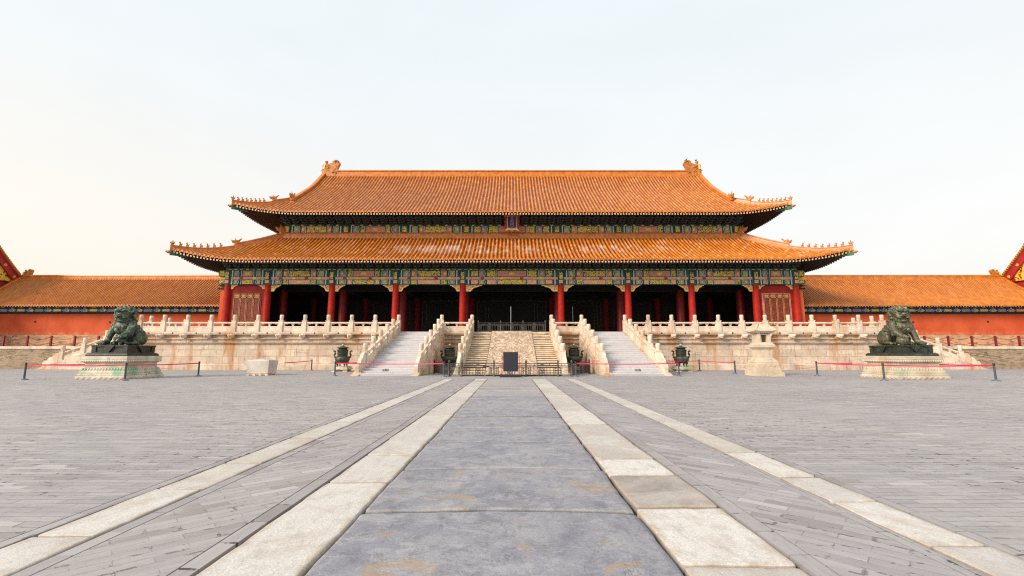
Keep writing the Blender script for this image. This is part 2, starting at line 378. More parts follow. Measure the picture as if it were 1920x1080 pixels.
def frieze_mat():
    t = NT('corridor_frieze'); p = t.mapping(t.pos(), (1, .1, 1)); f = t.noise(p, 5, 3, .6, 1.0)
    c = t.mix(t.ramp(f, .56, .62), (.020, .035, .075), (.22, .22, .22)); c = t.mix(t.ramp(f, .66, .7), c, (.45, .22, .09))
    return t.out(c, .6)
M['frieze'] = frieze_mat()

def greybrick(name, bw, rh, rot, tint=(1,1,1), wall=False, soft=1.):
    t = NT(name); p = t.pos(); o = t.sep(p)
    wob = t.math('MULTIPLY', t.math('SUBTRACT', t.noise(p, 1.6, 3), .5), .06)
    if wall: vec = t.comb(t.math('ADD', o[0], o[1]), t.math('ADD', o[2], t.math('MULTIPLY', wob, .5)), 0)
    else: vec = t.mapping(t.comb(t.math('ADD', o[0], wob), t.math('ADD', o[1], wob), 0), (1,1,1), (0,0,rot))
    def brick(ms, sm):
        bt = t.n('TexBrick'); bt.offset = .5; bt.inputs['Scale'].default_value = 1; t.l(vec, bt.inputs['Vector'])
        for k, v in (('Brick Width', bw), ('Row Height', rh), ('Mortar Size', ms), ('Mortar Smooth', sm), ('Bias', 0)): bt.inputs[k].default_value = v
        bt.inputs['Color1'].default_value = (0,0,0,1); bt.inputs['Color2'].default_value = (1,1,1,1); bt.inputs['Mortar'].default_value = (.5,.5,.5,1)
        return bt
    b1 = brick(.0045 if not wall else .012, .15); b2 = brick(.022, .6)
    rv = t.sep(b1.outputs['Color'])[0]
    k = lambda r, g, b: (r*tint[0], g*tint[1], b*tint[2])
    if wall:
        c = t.mix(rv, k(.16, .115, .080), k(.42, .31, .205))
        c = t.mix(t.ramp(t.noise(p, .9, 5, .6), .42, .68, 0, .7), c, k(.40, .29, .19))
        c = t.mix(t.math('MULTIPLY', t.ramp(t.noise(t.mapping(p, (.7, .7, 2)), 1.7, 5, .65), .57, .63), .75), c, k(.060, .048, .040))
        c = t.mix(t.math('MULTIPLY', b1.outputs['Fac'], .5), c, k(.40, .31, .22))
        t.bump(t.math('SUBTRACT', t.noise(p, 8, 5), b1.outputs['Fac']), .5, .03)
        return t.out(c, .85, 0, .2)
    c = t.mix(rv, k(.275, .257, .260), k(.392, .366, .366))
    # wear: long pale scuffs, warm dusty zones, bluish worn faces
    c = t.mix(t.ramp(t.noise(p, .22, 5, .6), .35, .7, 0, .75), c, k(.41, .385, .372))
    c = t.mix(t.ramp(t.noise(p, .9, 6, .65), .5, .75, 0, .6), c, k(.30, .306, .338))
    fine = t.noise(t.mapping(vec, (6, 22, 1)), 1.2, 6, .7)
    c = t.mix(t.ramp(fine, .42, .72, 0, .5), c, k(.235, .226, .228))
    c = t.mix(t.ramp(t.noise(t.mapping(vec, (5, 30, 1), (0,0,0), (3,7,0)), 1., 5, .7), .60, .78, 0, .55), c, k(.56, .53, .50))
    row = t.noise(t.comb(t.math('MULTIPLY', t.sep(vec)[0], .35), t.math('MULTIPLY', t.sep(vec)[1], 5.)), 1.0, 4, .7)
    c = t.mix(t.ramp(row, .50, .72, 0, .42), c, k(.46, .435, .415)); c = t.mix(t.ramp(row, .50, .30, 0, .42), c, k(.205, .198, .202))
    mot = t.ramp(t.noise(p, 2.3, 3), .34, .60, .12, .95)
    lost = t.math('MULTIPLY', t.ramp(rv, .84, .93), t.ramp(t.noise(p, .5, 3), .40, .55)); c = t.mix(t.math('MULTIPLY', lost, .6), c, k(.20, .175, .165))
    pale = t.math('MULTIPLY', t.ramp(rv, .06, .02), .6); c = t.mix(pale, c, k(.50, .47, .44))
    c = t.mix(t.math('MULTIPLY', t.math('MULTIPLY', b1.outputs['Fac'], mot), soft*.8), c, k(.085, .078, .076))
    pit = t.math('MULTIPLY', b2.outputs['Fac'], t.ramp(t.noise(t.mapping(p, (1, 1.6, 1)), 3.8, 4, .7), .55, .60))
    pit = t.math('MULTIPLY', pit, t.ramp(t.noise(p, .28, 2), .36, .54))
    c = t.mix(t.math('MULTIPLY', pit, .92*soft), c, k(.045, .036, .033))
    h = t.math('SUBTRACT', t.math('ADD', t.math('MULTIPLY', t.noise(p, 30, 5, .65), .25), t.math('MULTIPLY', rv, .35)), t.math('ADD', t.math('MULTIPLY', b1.outputs['Fac'], mot), t.math('MULTIPLY', pit, 1.5)))
    t.bump(h, .55, .012)
    return t.out(c, t.ramp(fine, .3, .7, .55, .8), 0, .35)
M['brickf'] = greybrick('courtyard_brick', .46, .125, 0)
M['brickl'] = greybrick('diagonal_brick_a', .46, .125, radians(-42), (1, .985, .985), False, .55)
M['brickr'] = greybrick('diagonal_brick_b', .46, .125, radians(42), (.97, .97, .99), False, .55)
M['brickb'] = greybrick('border_brick', .46, .4, radians(90), (.94, .94, .95))
M['brickwall'] = greybrick('old_wall_brick', .42, .105, 0, (1,1,1), True)
M['brickdado'] = greybrick('plastered_brick', .45, .115, 0, (1.55, 1.2, 1.05), True)

def slab_mat(name, cols, patch, fade):
    t = NT(name); p = t.pos(); uv = t.sep(t.uv()); r = t.math('FRACT', uv[0])
    c = t.mix(t.ramp(r, 0, .5), cols[2], cols[0]); c = t.mix(t.ramp(r, .5, 1.), c, cols[1])
    n1 = t.noise(p, 1.1, 7, .66, .6); n2 = t.noise(t.mapping(p, (1, .55, 1)), 5.5, 7, .72, .3); n3 = t.noise(p, 55, 4, .7)
    c = t.mix(t.ramp(n1, .34, .68, 0, .65), c, cols[3])
    c = t.mix(t.ramp(n2, .45, .72, 0, .7), c, cols[4])
    c = t.mix(t.ramp(n3, .36, .66, .28, 0), c, tuple(x*.45 for x in cols[0]))
    if patch:
        # worn ochre crust left in flakes on the nearer slabs, and dust gathered at their edges
        a = t.noise(t.mapping(p, (.85, 1.15, 1), (0,0,0), (.9, .35, 0)), 1.9, 4, .55, .9); yy = t.sep(p)[1]
        a = t.math('ADD', a, t.math('MULTIPLY', t.math('SUBTRACT', t.noise(p, 9, 5, .7), .5), .10)); m = t.math('MULTIPLY', t.ramp(a, .585, .64), t.ramp(yy, 6.0, 6.4, .62, 0))
        c = t.mix(m, c, t.mix(n2, (.30, .205, .125), (.42, .31, .21)))
        e = t.ramp(uv[1], .0, .06, .5, 0); c = t.mix(t.math('MULTIPLY', e, t.ramp(t.noise(p, 2.2, 5, .7), .42, .62)), c, (.40, .32, .24))
        fl = t.noise(t.mapping(p, (1, 1.5, 1)), 3.0, 7, .74, .8); c = t.mix(t.ramp(fl, .545, .575, 0, .42), c, (.40, .39, .40)); c = t.mix(t.ramp(fl, .43, .40, 0, .45), c, (.165, .165, .195))
        ck = t.noise(t.mapping(p, (.8, 1.2, 1)), 1.1, 7, .7, .8); c = t.mix(t.ramp(t.math('ABSOLUTE', t.math('SUBTRACT', ck, .5)), .005, .001, 0, .6), c, (.10, .09, .09))
        sc = t.noise(t.mapping(p, (3, 26, 1), (0,0,.25)), 1., 6, .75); c = t.mix(t.ramp(sc, .58, .75, 0, .45), c, (.40, .39, .40)); c = t.mix(t.ramp(sc, .44, .28, 0, .55), c, (.12, .122, .145))
        pk = t.noise(p, 24, 5, .75); c = t.mix(t.ramp(pk, .60, .72, 0, .5), c, (.42, .41, .40)); c = t.mix(t.ramp(pk, .36, .26, 0, .7), c, (.10, .10, .115))
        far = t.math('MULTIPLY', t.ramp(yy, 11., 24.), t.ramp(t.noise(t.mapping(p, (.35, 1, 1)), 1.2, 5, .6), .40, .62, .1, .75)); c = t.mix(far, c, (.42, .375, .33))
    else:
        e = t.ramp(uv[1], .0, .09, .6, 0); c = t.mix(t.math('MULTIPLY', e, t.ramp(n2, .3, .6)), c, (.36, .26, .17))
        pk = t.noise(p, 20, 6, .75); c = t.mix(t.ramp(pk, .40, .28, 0, .6), c, (.25, .21, .17)); c = t.mix(t.ramp(pk, .60, .72, 0, .4), c, (.66, .62, .57))
        sc = t.noise(t.mapping(p, (20, 2.5, 1)), 1., 6, .72); c = t.mix(t.ramp(sc, .55, .74, 0, .4), c, (.36, .30, .25)); st = t.noise(p, 1.6, 6, .68, .5); c = t.mix(t.ramp(st, .50, .68, 0, .6), c, (.44, .36, .30))
        cr = t.noise(t.mapping(p, (1.2, .5, 1)), 2.2, 7, .75, 1.2)
        c = t.mix(t.ramp(t.math('ABSOLUTE', t.math('SUBTRACT', cr, .5)), .006, .0, 0, .35), c, (.20, .15, .11))
    c = t.mix(t.ramp(uv[1], .0035, .009, 1. if patch else .55, 0), c, (.055, .044, .036) if patch else (.15, .12, .095))
    t.bump(t.math('ADD', t.math('MULTIPLY', n2, .9), t.math('MULTIPLY', n3, .6)), .6, .014)
    return t.out(c, t.ramp(n2, .3, .7, .55, .8), 0, .3)
M['slab'] = slab_mat('blue_slab', [(.258, .258, .298), (.335, .330, .358), (.210, .211, .246), (.41, .40, .405), (.155, .156, .192)], True, 0)
M['band'] = slab_mat('cream_stone', [(.49, .455, .420), (.70, .67, .63), (.28, .243, .225), (.68, .645, .60), (.42, .375, .335)], False, 0)
M['strip'] = slab_mat('cream_strip', [(.51, .475, .435), (.68, .655, .62), (.47, .475, .50), (.66, .63, .59), (.43, .395, .36)], False, 0)
M['dirt_shade'] = plain('joint_dirt', (.055, .042, .033), .95, 0, .4, 4, .3)
M['farground'] = plain('far_ground', (.30, .285, .275), .85, 0, .15, .2)

# ---------------------------------------------------------------- ground
g = MB(); g.add([(-1500,-1500,-.06),(1500,-1500,-.06),(1500,1500,-.06),(-1500,1500,-.06)], [(0,1,2,3)])
tag(g.build('ground', M['dirt_shade']), 'dusty earth ground under the paving', 'ground', kind='structure')
def sheet(name, rects, mats, label):
    b = MB()
    for i, (x0, x1, y0, y1, m) in enumerate(rects):
        b.add([(x0,y0,0),(x1,y0,0),(x1,y1,0),(x0,y1,0),(x0,y0,-.05),(x1,y0,-.05),(x1,y1,-.05),(x0,y1,-.05)], [(0,1,2,3),(0,4,5,1),(1,5,6,2),(2,6,7,3),(3,7,4,0)], m)
    return tag(b.build(name, mats), label, 'paving', kind='structure')
YE = 27.6
sheet('courtyard_paving', [(-160,-4.12,-30,YE,0), (3.90,160,-30,YE,0), (-160,160,YE+.02,160,0),
      (-4.105,-3.99,-30,YE,1), (3.785,3.885,-30,YE,1)], [M['brickf'], M['brickb']], 'grey brick courtyard paving in straight courses')
sheet('diagonal_paving', [(-3.28,-2.36,-30,YE,0), (2.25,3.10,-30,YE,1), (-3.42,-3.295,-30,YE,2), (-2.345,-2.20,-30,YE,2), (2.085,2.235,-30,YE,2), (3.115,3.24,-30,YE,2)],
      [M['brickl'], M['brickr'], M['brickb']], 'grey brick strips laid diagonally beside the path')
def slabs(b, x0, x1, ys, amp, gap, seed, curve=0., tints=None, gy=1.6):
    gy = 4. if curve else gy
    for i in range(len(ys)-1):
        y0, y1 = ys[i], ys[i+1]; tint = rnd.random(); tint = tints[i] if tints and i < len(tints) else tint; idn = i+seed+min(.97, max(.03, tint))
        nx = 22; ny = max(8, min(40, int((y1-y0)*9)))
        o = len(b.v); h0 = (noise.noise((seed*3.1, i*2.7, .5)))*amp*1.2
        wob = lambda t, k: noise.noise((t*1.3+seed*7, k*5.1+i*3.3, 2.2))*.016 + noise.noise((t*6+seed*7, k*5.1+i*3.3, 4.2))*.012+noise.noise((t*19+seed*7, k*5.1+i*3.3, 6.2))*.006
        U = [0, .008, .02, .05]+[.06+.88*k/(nx-7) for k in range(1, nx-7)]+[.94, .97, .988, 1]
        V = [0, .005, .014, .04]+[.05+.90*k/(ny-7) for k in range(1, ny-7)]+[.95, .98, .992, 1] if ny > 8 else [0, .02, .06, .3, .7, .94, .98, 1]
        for jv, v in enumerate(V):
            for ju, u in enumerate(U):
                # wandering edges, corners worn off
                xx0 = x0+gap/2+wob(y0+(y1-y0)*v, 1); xx1 = x1-gap/2+wob(y0+(y1-y0)*v, 2)
                yy0 = y0+gap*gy/2+wob(x0+(x1-x0)*u, 3); yy1 = y1-gap*gy/2+wob(x0+(x1-x0)*u, 4)
                cu = abs(2*u-1)**24; cv = abs(2*v-1)**24
                yy0 += .018*cu-.09*curve*(2*u-1)**2; yy1 -= .018*cu+.09*curve*(2*u-1)**2; xx0 += .012*cv; xx1 -= .012*cv
                x = xx0+(xx1-xx0)*u; y = yy0+(yy1-yy0)*v
                d = min(u*(xx1-xx0), (1-u)*(xx1-xx0), v*(yy1-yy0), (1-v)*(yy1-yy0))
                z = .012+h0+noise.noise((x*1.1, y*1.1, seed))*amp+noise.noise((x*4, y*4, seed))*amp*.25
                k = max(0, 1-d/.020); z -= .016*k*k
                if d < 1e-4: z = -.055
                b.v.append((x, y, z)); b.uv.append((idn, d))
        n = len(U)
        for jv in range(len(V)-1):
            for ju in range(n-1):
                a = o+jv*n+ju; b.f.append((a, a+1, a+n+1, a+n)); b.m.append(0); b.sm.append(True)
b = MB(); b.uv = []; slabs(b, -1.43, 1.20, tints=[.5,.5,.5,.5,.45,.35,.6,.5,.75,.55,.8,.6,.9,.7,.95,.9], ys=[-6,-3.4,-1.2,.9,2.35+.6,4.65,6.28,8.1,9.57,11.22,12.68,14.6,16.58,18.92,22.3,25.0,YE], amp=.012, gap=.012, seed=3, curve=1)
tag(b.build('slab_path', M['slab']), 'central path of large blue grey slabs', 'path', kind='structure')
b = MB(); b.uv = []
slabs(b, -2.165, -1.43, [-6,-3,-.5,2.0,5.62,7.05,11.7,13.9,16.2,18.0,21.6,24.4,26.1,YE], .008, .012, 11, 0, [.6,.7,.6,.82,.72,.66,.6,.5,.7,.62,.5,.2,.7])
slabs(b, 1.20, 2.05, [-6,-2,.8,2.2,3.48,4.72,5.92,6.82,10.0,12.4,15.9,17.3,20.2,23.0,25.6,YE], .008, .013, 23, 0, [.6,.5,.6,.55,.97,.03,.95,.42,.8,.5,.7,.4,.75,.5,.6])
tag(b.build('path_border', M['band']), 'cream stone borders along the slab path', 'path', kind='structure')
b = MB(); b.uv = []
slabs(b, -3.955, -3.43, [-6,-2.5,.5,3.3,4.02,5.35,6.55,8.4,10.3,13.2,15.8,19.0,22.4,25.0,YE], .006, .009, 37, 0, [.6,.7,.75,.8,.85,.62,.5,.6,.7,.72,.3,.5,.6])
slabs(b, 3.25, 3.755, [-6,-1.5,1.2,2.6,3.82,4.92,5.85,7.25,9.2,11.4,14.0,16.9,20.5,24.0,YE], .006, .009, 51, 0, [.6,.6,.25,.2,.95,.3,.85,.5,.4,.7,.35,.6,.5,.4])
tag(b.build('outer_strip', M['strip']), 'narrow cream stone strips beside the diagonal brick', 'path', kind='structure')

# ---------------------------------------------------------------- terrace
Yw, ZT = 42.7, 3.5
prof = [(.16,-.05),(.16,.48),(.02,.53),(.0,.56),(.0,2.33),(.06,2.35),(.20,2.47),(.23,2.58),(.08,2.60),(.04,2.62),(.04,2.74),(.24,2.86),(.24,2.91),(-.02,2.93),(-.02,3.235),(.30,3.25),(.33,3.38),(.31,ZT)]
terr = empty('marble_terrace', (0, 50, 0), 'tall cream marble terrace with stained block walls carrying the gate hall', 'terrace')
def at0(mb, name, mats, parent): # build a part whose verts are in world coordinates
    o = mb.build(name, mats, parent); o.location = -parent.location if not parent.parent else -(parent.location+parent.parent.location); return o
b = MB(); XT = 34.45; YB = 75.0
path = [(-XT, YB), (-XT, Yw), (XT, Yw), (XT, YB)]
nrm = [(-1,0), (-1,-1), (1,-1), (1,0)]
vs = []
for (x, y), (nx, ny) in zip(path, nrm):
    for d, z in prof: vs.append((x+nx*d, y+ny*d, z))
K = len(prof)
# subdivide the long runs only by faces: three wall runs
b.add(vs, [(i*K+k, (i+1)*K+k, (i+1)*K+k+1, i*K+k+1) for i in range(3) for k in range(K-1)], 0)
at0(b, 'wall', M['marblew'], terr)
b = MB(); b.add([(-XT-.31,Yw-.31,ZT),(XT+.31,Yw-.31,ZT),(XT+.31,YB,ZT),(-XT-.31,YB,ZT)], [(0,1,2,3)]); at0(b, 'floor', M['floor'], terr)
# water spout: a dragon head
b = MB(); b.hexa([(-.2,-.1,-.16),(.2,-.1,-.16),(.2,.3,-.16),(-.2,.3,-.16),(-.2,-.1,.16),(.2,-.1,.16),(.2,.3,.16),(-.2,.3,.16)])
b.ball((0,-.22,.0), (.24,.3,.2), n=7); b.ball((0,-.52,.03), (.15,.22,.1), n=7); b.ball((0,-.46,-.11), (.13,.2,.06), n=6)
b.ball((0,-.68,.08), (.1,.07,.06), n=6)
for s in (-1, 1): b.ball((s*.13,-.38,.13), .06, n=6); b.ball((s*.2,-.12,.14), (.06,.16,.07), n=6)
spout_me = b.mesh('water_spout', M['marble'])

# ---------------------------------------------------------------- balustrades
PH = 1.6
b = MB(); b.box(-.185,.185,-.185,.185,-.12,1.03); b.box(-.205,.205,-.205,.205,1.03,1.07)
b.lathe([(.13,1.07),(.13,1.10),(.165,1.13),(.17,1.16),(.155,1.175),(.168,1.19),(.172,1.50),(.165,1.57),(.13,1.6),(.0,1.6)], 14)
b.box(-.12,.12,-.192,-.185,.15,.62); post_me = b.mesh('post', M['marble'])
def panel_mesh(L, dz, carved=False):
    b = MB(); x0, x1 = .185, L-.185
    def q(a, c, z0, z1, th, m=0):
        f = lambda x: dz*x/L
        b.hexa([(a,-th,z0+f(a)),(c,-th,z0+f(c)),(c,th,z0+f(c)),(a,th,z0+f(a)),(a,-th,z1+f(a)),(c,-th,z1+f(c)),(c,th,z1+f(c)),(a,th,z1+f(a))], m)
    q(x0, x1, -.02, .53, .09); q(x0, x1, .06, .09, .1); q(x0+.1, x1-.1, .44, .47, .1); q(x0, x1, .78, .92, .095); q(x0, x1, .80, .90, .11)
    w = x1-x0; q(x0, x0+.08*w, .53, .78, .07); q(x1-.08*w, x1, .53, .78, .07)
    for c in (.5,):
        xc = x0+c*w; q(xc-.035, xc+.035, .53, .78, .05); q(xc-.14, xc+.14, .70, .78, .065); q(xc-.09, xc+.09, .53, .60, .06)
    for c in (.17, .83): xc = x0+c*w; q(xc-.1, xc+.1, .72, .78, .06)
    for c in (.3, .7):
        xc = x0+c*w; q(xc-.05, xc+.05, .745, .78, .05)
    if carved: q(x0+.08*w, x1-.08*w, .53, .78, .035)
    return b.mesh('panel', M['marble'])
_pc = {}
def run(root, pts, skip_first=False, skip_last=False, spouts=None, carved=False):
    R = root.location
    for i, p in enumerate(pts):
        if (i == 0 and skip_first) or (i == len(pts)-1 and skip_last): continue
        put('post', post_me, root, Vector(p)-R, 0)
    for p, q in zip(pts[:-1], pts[1:]):
        d = Vector(q)-Vector(p); L = sqrt(d.x**2+d.y**2); key = (round(L, 3), round(d.z, 3), carved)
        if key not in _pc: _pc[key] = panel_mesh(L, d.z, carved)
        put('panel', _pc[key], root, Vector(p)-R, atan2(d.y, d.x))
    if spouts:
        for p in spouts: put('water_spout', spout_me, terr, Vector((p[0], Yw-.12, 3.1))-terr.location)
G = 'marble balustrades of the terrace'
fl = [-10.59-2.189*k for k in range(12)]; fl[-1] = -34.67
pl = [(x, Yw, ZT) for x in reversed(fl)]; pr = [(-p[0], p[1], p[2]) for p in reversed(pl)]
r = empty('marble_balustrade', (-22, Yw, ZT), 'long cream marble balustrade on the terrace edge behind the pale stone block', 'balustrade', G); run(r, pl, spouts=pl)
r = empty('marble_balustrade', (22, Yw, ZT), 'long cream marble balustrade on the terrace edge behind the stone pavilion', 'balustrade', G); run(r, pr, spouts=pr)
r = empty('marble_balustrade', (-5.1, Yw, ZT), 'short single panel balustrade between central stairs and stairs toward the pale stone block', 'balustrade', G); run(r, [(-6.54,Yw,ZT),(-3.71,Yw,ZT)])
r = empty('marble_balustrade', (5.1, Yw, ZT), 'short single panel balustrade between central stairs and stairs toward the stone pavilion', 'balustrade', G); run(r, [(3.71,Yw,ZT),(6.54,Yw,ZT)])
# drains: small dark holes under every panel
for P in (pl, pr):
    for p, q in zip(P[:-1], P[1:]):
        b = MB(); b.lathe([(.065,0),(.065,.02)], 10); xm = (p[0]+q[0])/2
        o = b.build('drain', M['hole'], terr); o.location = Vector((xm, Yw-.325, 3.38))-terr.location; o.rotation_euler = (pi/2, 0, 0)
# stairs down the front
YF = 31.4; SL = ZT/(Yw-YF)
zl = lambda y: max(0., SL*(y-YF))
def drum(dirn=-1):      # stepped cloud scroll stone at the foot of a stair balustrade; runs along -Y from the post
    P = [(0.,-.25),(0.,1.02),(-.22,1.0),(-.42,.93),(-.56,.80),(-.66,.62),(-.80,.60),(-.95,.54),(-1.05,.42),(-1.10,.28),(-1.22,.26),(-1.40,.21),(-1.50,.10),(-1.52,0.),(-1.50,-.12),(-1.40,-.50)]
    b = MB(); b.prism([(a, z+.02) for a, z in P], -.12, .12, 0, 'X'); 
    b.prism([(-.1,.1),(-.1,.8),(-.38,.75),(-.52,.55),(-.8,.42),(-.98,.2),(-.98,-.12)], -.14, .14, 0, 'X')
    return b.mesh('drum_stone', M['marble'])
drum_me = drum()
ys5 = [33.3+1.88*k for k in range(5)]
def stair_balustrade(x, label):
    r = empty('stair_balustrade', (x, 37, 0), label, 'balustrade', 'sloping balustrades of the front stairs')
    run(r, [(x, y, zl(y)+.06) for y in ys5]+[(x, Yw, ZT)], skip_last=True)
    put('drum_stone', drum_me, r, Vector((x, 33.3-.17, zl(33.3)-.02))-r.location)
for s, far in ((-1, 'pale stone block'), (1, 'stone pavilion')):
    stair_balustrade(s*10.59, 'sloping balustrade on the outer edge of the covered stairs nearest the '+far)
    stair_balustrade(s*6.54, 'sloping balustrade between the tucked censer and the covered stairs, %s side' % far)
    stair_balustrade(s*3.71, 'sloping marble balustrade of the carved central stairs on the %s side' % far)
def side_stone(b, x, w=.26):
    b.hexa([(x-w,YF-.3,-.05),(x+w,YF-.3,-.05),(x+w,Yw-.17,-.05),(x-w,Yw-.17,-.05),(x-w,YF-.3,.02),(x+w,YF-.3,.02),(x+w,Yw-.17,ZT+.03),(x-w,Yw-.17,ZT+.03)])
    b.hexa([(x-w-.06,YF-.2,-.05),(x+w+.06,YF-.2,-.05),(x+w+.06,Yw-.17,-.05),(x-w-.06,Yw-.17,-.05),(x-w-.06,YF-.2,-.04),(x+w+.06,YF-.2,-.04),(x+w+.06,Yw-.17,ZT-.30),(x-w-.06,Yw-.17,ZT-.30)])
def flight(b, x0, x1, n, nose, m0=0, m1=1, worn=0.):
    for i in range(n):
        y0 = YF+(Yw-YF)*i/n; z = ZT*(i+1)/n
        if nose:
            b.box(x0, x1, y0, y0+(Yw-YF)/n+.2, z-.03, z, m0); b.box(x0, x1, y0+.004, y0+.09, z-ZT/n-.02, z-.03, m1)
        else:
            xs = [x0+(x1-x0)*k/8 for k in range(9)]
            for k in range(8):
                a = noise.noise((xs[k]*1.7, i*3.1, .3))*worn; c = noise.noise((xs[k+1]*1.7, i*3.1, .3))*worn
                y1 = y0+(Yw-YF)/n+.1
                b.hexa([(xs[k],y0+.06,z-ZT/n-.02),(xs[k+1],y0+.06,z-ZT/n-.02),(xs[k+1],y1,z-ZT/n-.02),(xs[k],y1,z-ZT/n-.02),(xs[k],y0+.06,z-.07),(xs[k+1],y0+.06,z-.07),(xs[k+1],y1,z-.07),(xs[k],y1,z-.07)], m1)
                b.hexa([(xs[k],y0-a,z-.11),(xs[k+1],y0-c,z-.11),(xs[k+1],y1,z-.11),(xs[k],y1,z-.11),
                        (xs[k],y0-a,z-.02+a*.4),(xs[k+1],y0-c,z-.02+c*.4),(xs[k+1],y1,z),(xs[k],y1,z)], m0)
for s, far in ((-1, 'pale stone block'), (1, 'stone pavilion')):
    r = empty('staircase', (s*8.55, 37, 0), 'wide stairs under pale grey covers, nearest the %s' % far, 'stairs', 'front stairs of the terrace')
    b = MB(); flight(b, *sorted((s*10.32, s*6.81)), 22, True)
    b.hexa([(min(s*10.3,s*6.82),YF+.1,-.05),(max(s*10.3,s*6.82),YF+.1,-.05),(max(s*10.3,s*6.82),Yw-.2,-.05),(min(s*10.3,s*6.82),Yw-.2,-.05),
            (min(s*10.3,s*6.82),YF+.1,-.04),(max(s*10.3,s*6.82),YF+.1,-.04),(max(s*10.3,s*6.82),Yw-.2,ZT-.2),(min(s*10.3,s*6.82),Yw-.2,ZT-.2)], 2)
    at0(b, 'steps', [M['stairw'], M['stairl'], M['step']], r)
    for x in (10.59, 6.54):
        b = MB(); side_stone(b, s*x); at0(b, 'side_wall', M['marblew'], r)
    # small dark notice on the bottom riser
    sg = empty('step_sign', (s*8.55, YF-.02, .40), 'small dark notice with white characters on the lowest %s steps' % ('covered' if s < 0 else 'pale'), 'sign')
    sg['label'] = 'small dark notice on the lowest covered step nearest the '+far
    b = MB(); b.box(-.21,.21,-.03,0.0,-.078,.078); b.build('plate', M['boardt'], sg)
    me = text_mesh('游客止步', .105); me.materials.clear(); me.materials.append(M['signw'])
    o = put('lettering', me, sg, (0,-.034,0)); o.rotation_euler = (pi/2,0,0)
r = empty('staircase', (0, 37, 0), 'central worn stone stairs split by a broad carved dragon ramp', 'stairs', 'front stairs of the terrace')
for x0, x1 in ((-3.45, -1.86), (1.86, 3.45)): b = MB(); flight(b, x0, x1, 22, False, worn=.05); at0(b, 'steps', [M['step'], M['stepd']], r)
def ramp_mat():
    t = NT('carved_ramp'); p = t.pos()
    q = t.mapping(p, (1, .55, 1)); n = t.noise(q, 2.6, 5, .62, 2.2); n2 = t.noise(q, 1.0, 4, .6, 1.0)
    c = t.mix(t.ramp(n, .36, .62), (.30, .205, .14), (.70, .54, .39)); c = t.mix(t.ramp(n2, .42, .66, 0, .6), c, (.40, .28, .19))
    t.bump(n, .9, .10); return t.out(c, .8, 0, .2)
M['ramp'] = ramp_mat()
b = MB(); nx, ny = 22, 70; o = len(b.v)
for j in range(ny+1):
    for i in range(nx+1):
        x = -1.83+3.66*i/nx; y = YF-.25+(Yw-.15-YF+.25)*j/ny; e = min(i, nx-i, j, ny-j)
        z = SL*(y-YF)+.10+(noise.turbulence((x*2.0, y*1.3, 1.), 3, False)*.09-.03 if e > 2 else .03)
        b.v.append((x, y, z))
for j in range(ny):
    for i in range(nx):
        a = j*(nx+1)+i; b.f.append((a,a+1,a+nx+2,a+nx+1)); b.m.append(0); b.sm.append(True)
b.hexa([(-1.84,YF-.25,-.05),(1.84,YF-.25,-.05),(1.84,Yw-.15,-.05),(-1.84,Yw-.15,-.05),(-1.84,YF-.25,.0),(1.84,YF-.25,.0),(1.84,Yw-.15,ZT+.02),(-1.84,Yw-.15,ZT+.02)])
at0(b, 'carved_ramp', M['ramp'], r)
for x in (-3.71, 3.71):
    b = MB(); side_stone(b, x); at0(b, 'side_wall', M['marblew'], r)
# side stairs running outward from the terrace ends
def side_stairs(s, who):
    XF = 44.6; sl = ZT/(XF-34.67); zz = lambda x: max(0., ZT-sl*(abs(x)-34.67))
    r = empty('side_staircase', (s*39.6, 45, 0), 'narrow marble stairs descending sideways from the terrace behind the '+who, 'stairs', 'side stairs of the terrace')
    b = MB()
    for i in range(20):
        x0 = 34.4+(XF-34.4)*i/20; x1 = 34.4+(XF-34.4)*(i+1)/20; z = ZT*(1-i/20)
        z -= ZT/20; a, c = sorted((s*x0, s*x1)); b.box(a, c, 44.15, 46.05, -.05, max(z, 0))
    at0(b, 'steps', M['step'], r)
    for y in (43.9, 46.3):
        b = MB(); P = [(34.3,-.05),(XF+.5,-.05),(XF+.5,.03),(34.3,ZT+.06)]; b.prism([(s*a, z) for a, z in P], y-.22, y+.22); P = [(34.3,-.05),(XF+.1,-.05),(XF+.1,-.03),(34.3,ZT-.3)]; b.prism([(s*a, z) for a, z in P], y-.27, y+.27)
        at0(b, 'side_wall', M['marblew'], r)
    for y in (43.9, 46.3):
        q = empty('stair_balustrade', (s*39, y, 0), ('near' if y < 45 else 'far')+' sloping balustrade of the narrow side stairs behind the '+who, 'balustrade', 'side stair balustrades')
        P = [(s*34.67, y, ZT)]+[(s*x, y, zz(x)+.05) for x in (36.72, 38.74, 40.76, 42.78)]
        run(q, P, carved=False)
        o = put('drum_stone', drum_me, q, Vector((s*42.95, y, zz(42.95)-.02))-q.location, -pi/2 if s < 0 else pi/2)
    q = empty('marble_balustrade', (s*34.67, 50, ZT), 'terrace end balustrade running back behind the '+who, 'balustrade', G)
    run(q, [(s*34.67, 46.3+2.19*k, ZT) for k in range(9)], skip_first=True)
    q = empty('marble_balustrade', (s*34.67, 43.3, ZT), 'very short balustrade panel at the terrace corner behind the '+who, 'balustrade', G)
    run(q, [(s*34.67, Yw, ZT), (s*34.67, 43.9, ZT)], skip_first=True, skip_last=True)
side_stairs(-1, 'green lion'); side_stairs(1, 'brown lion')

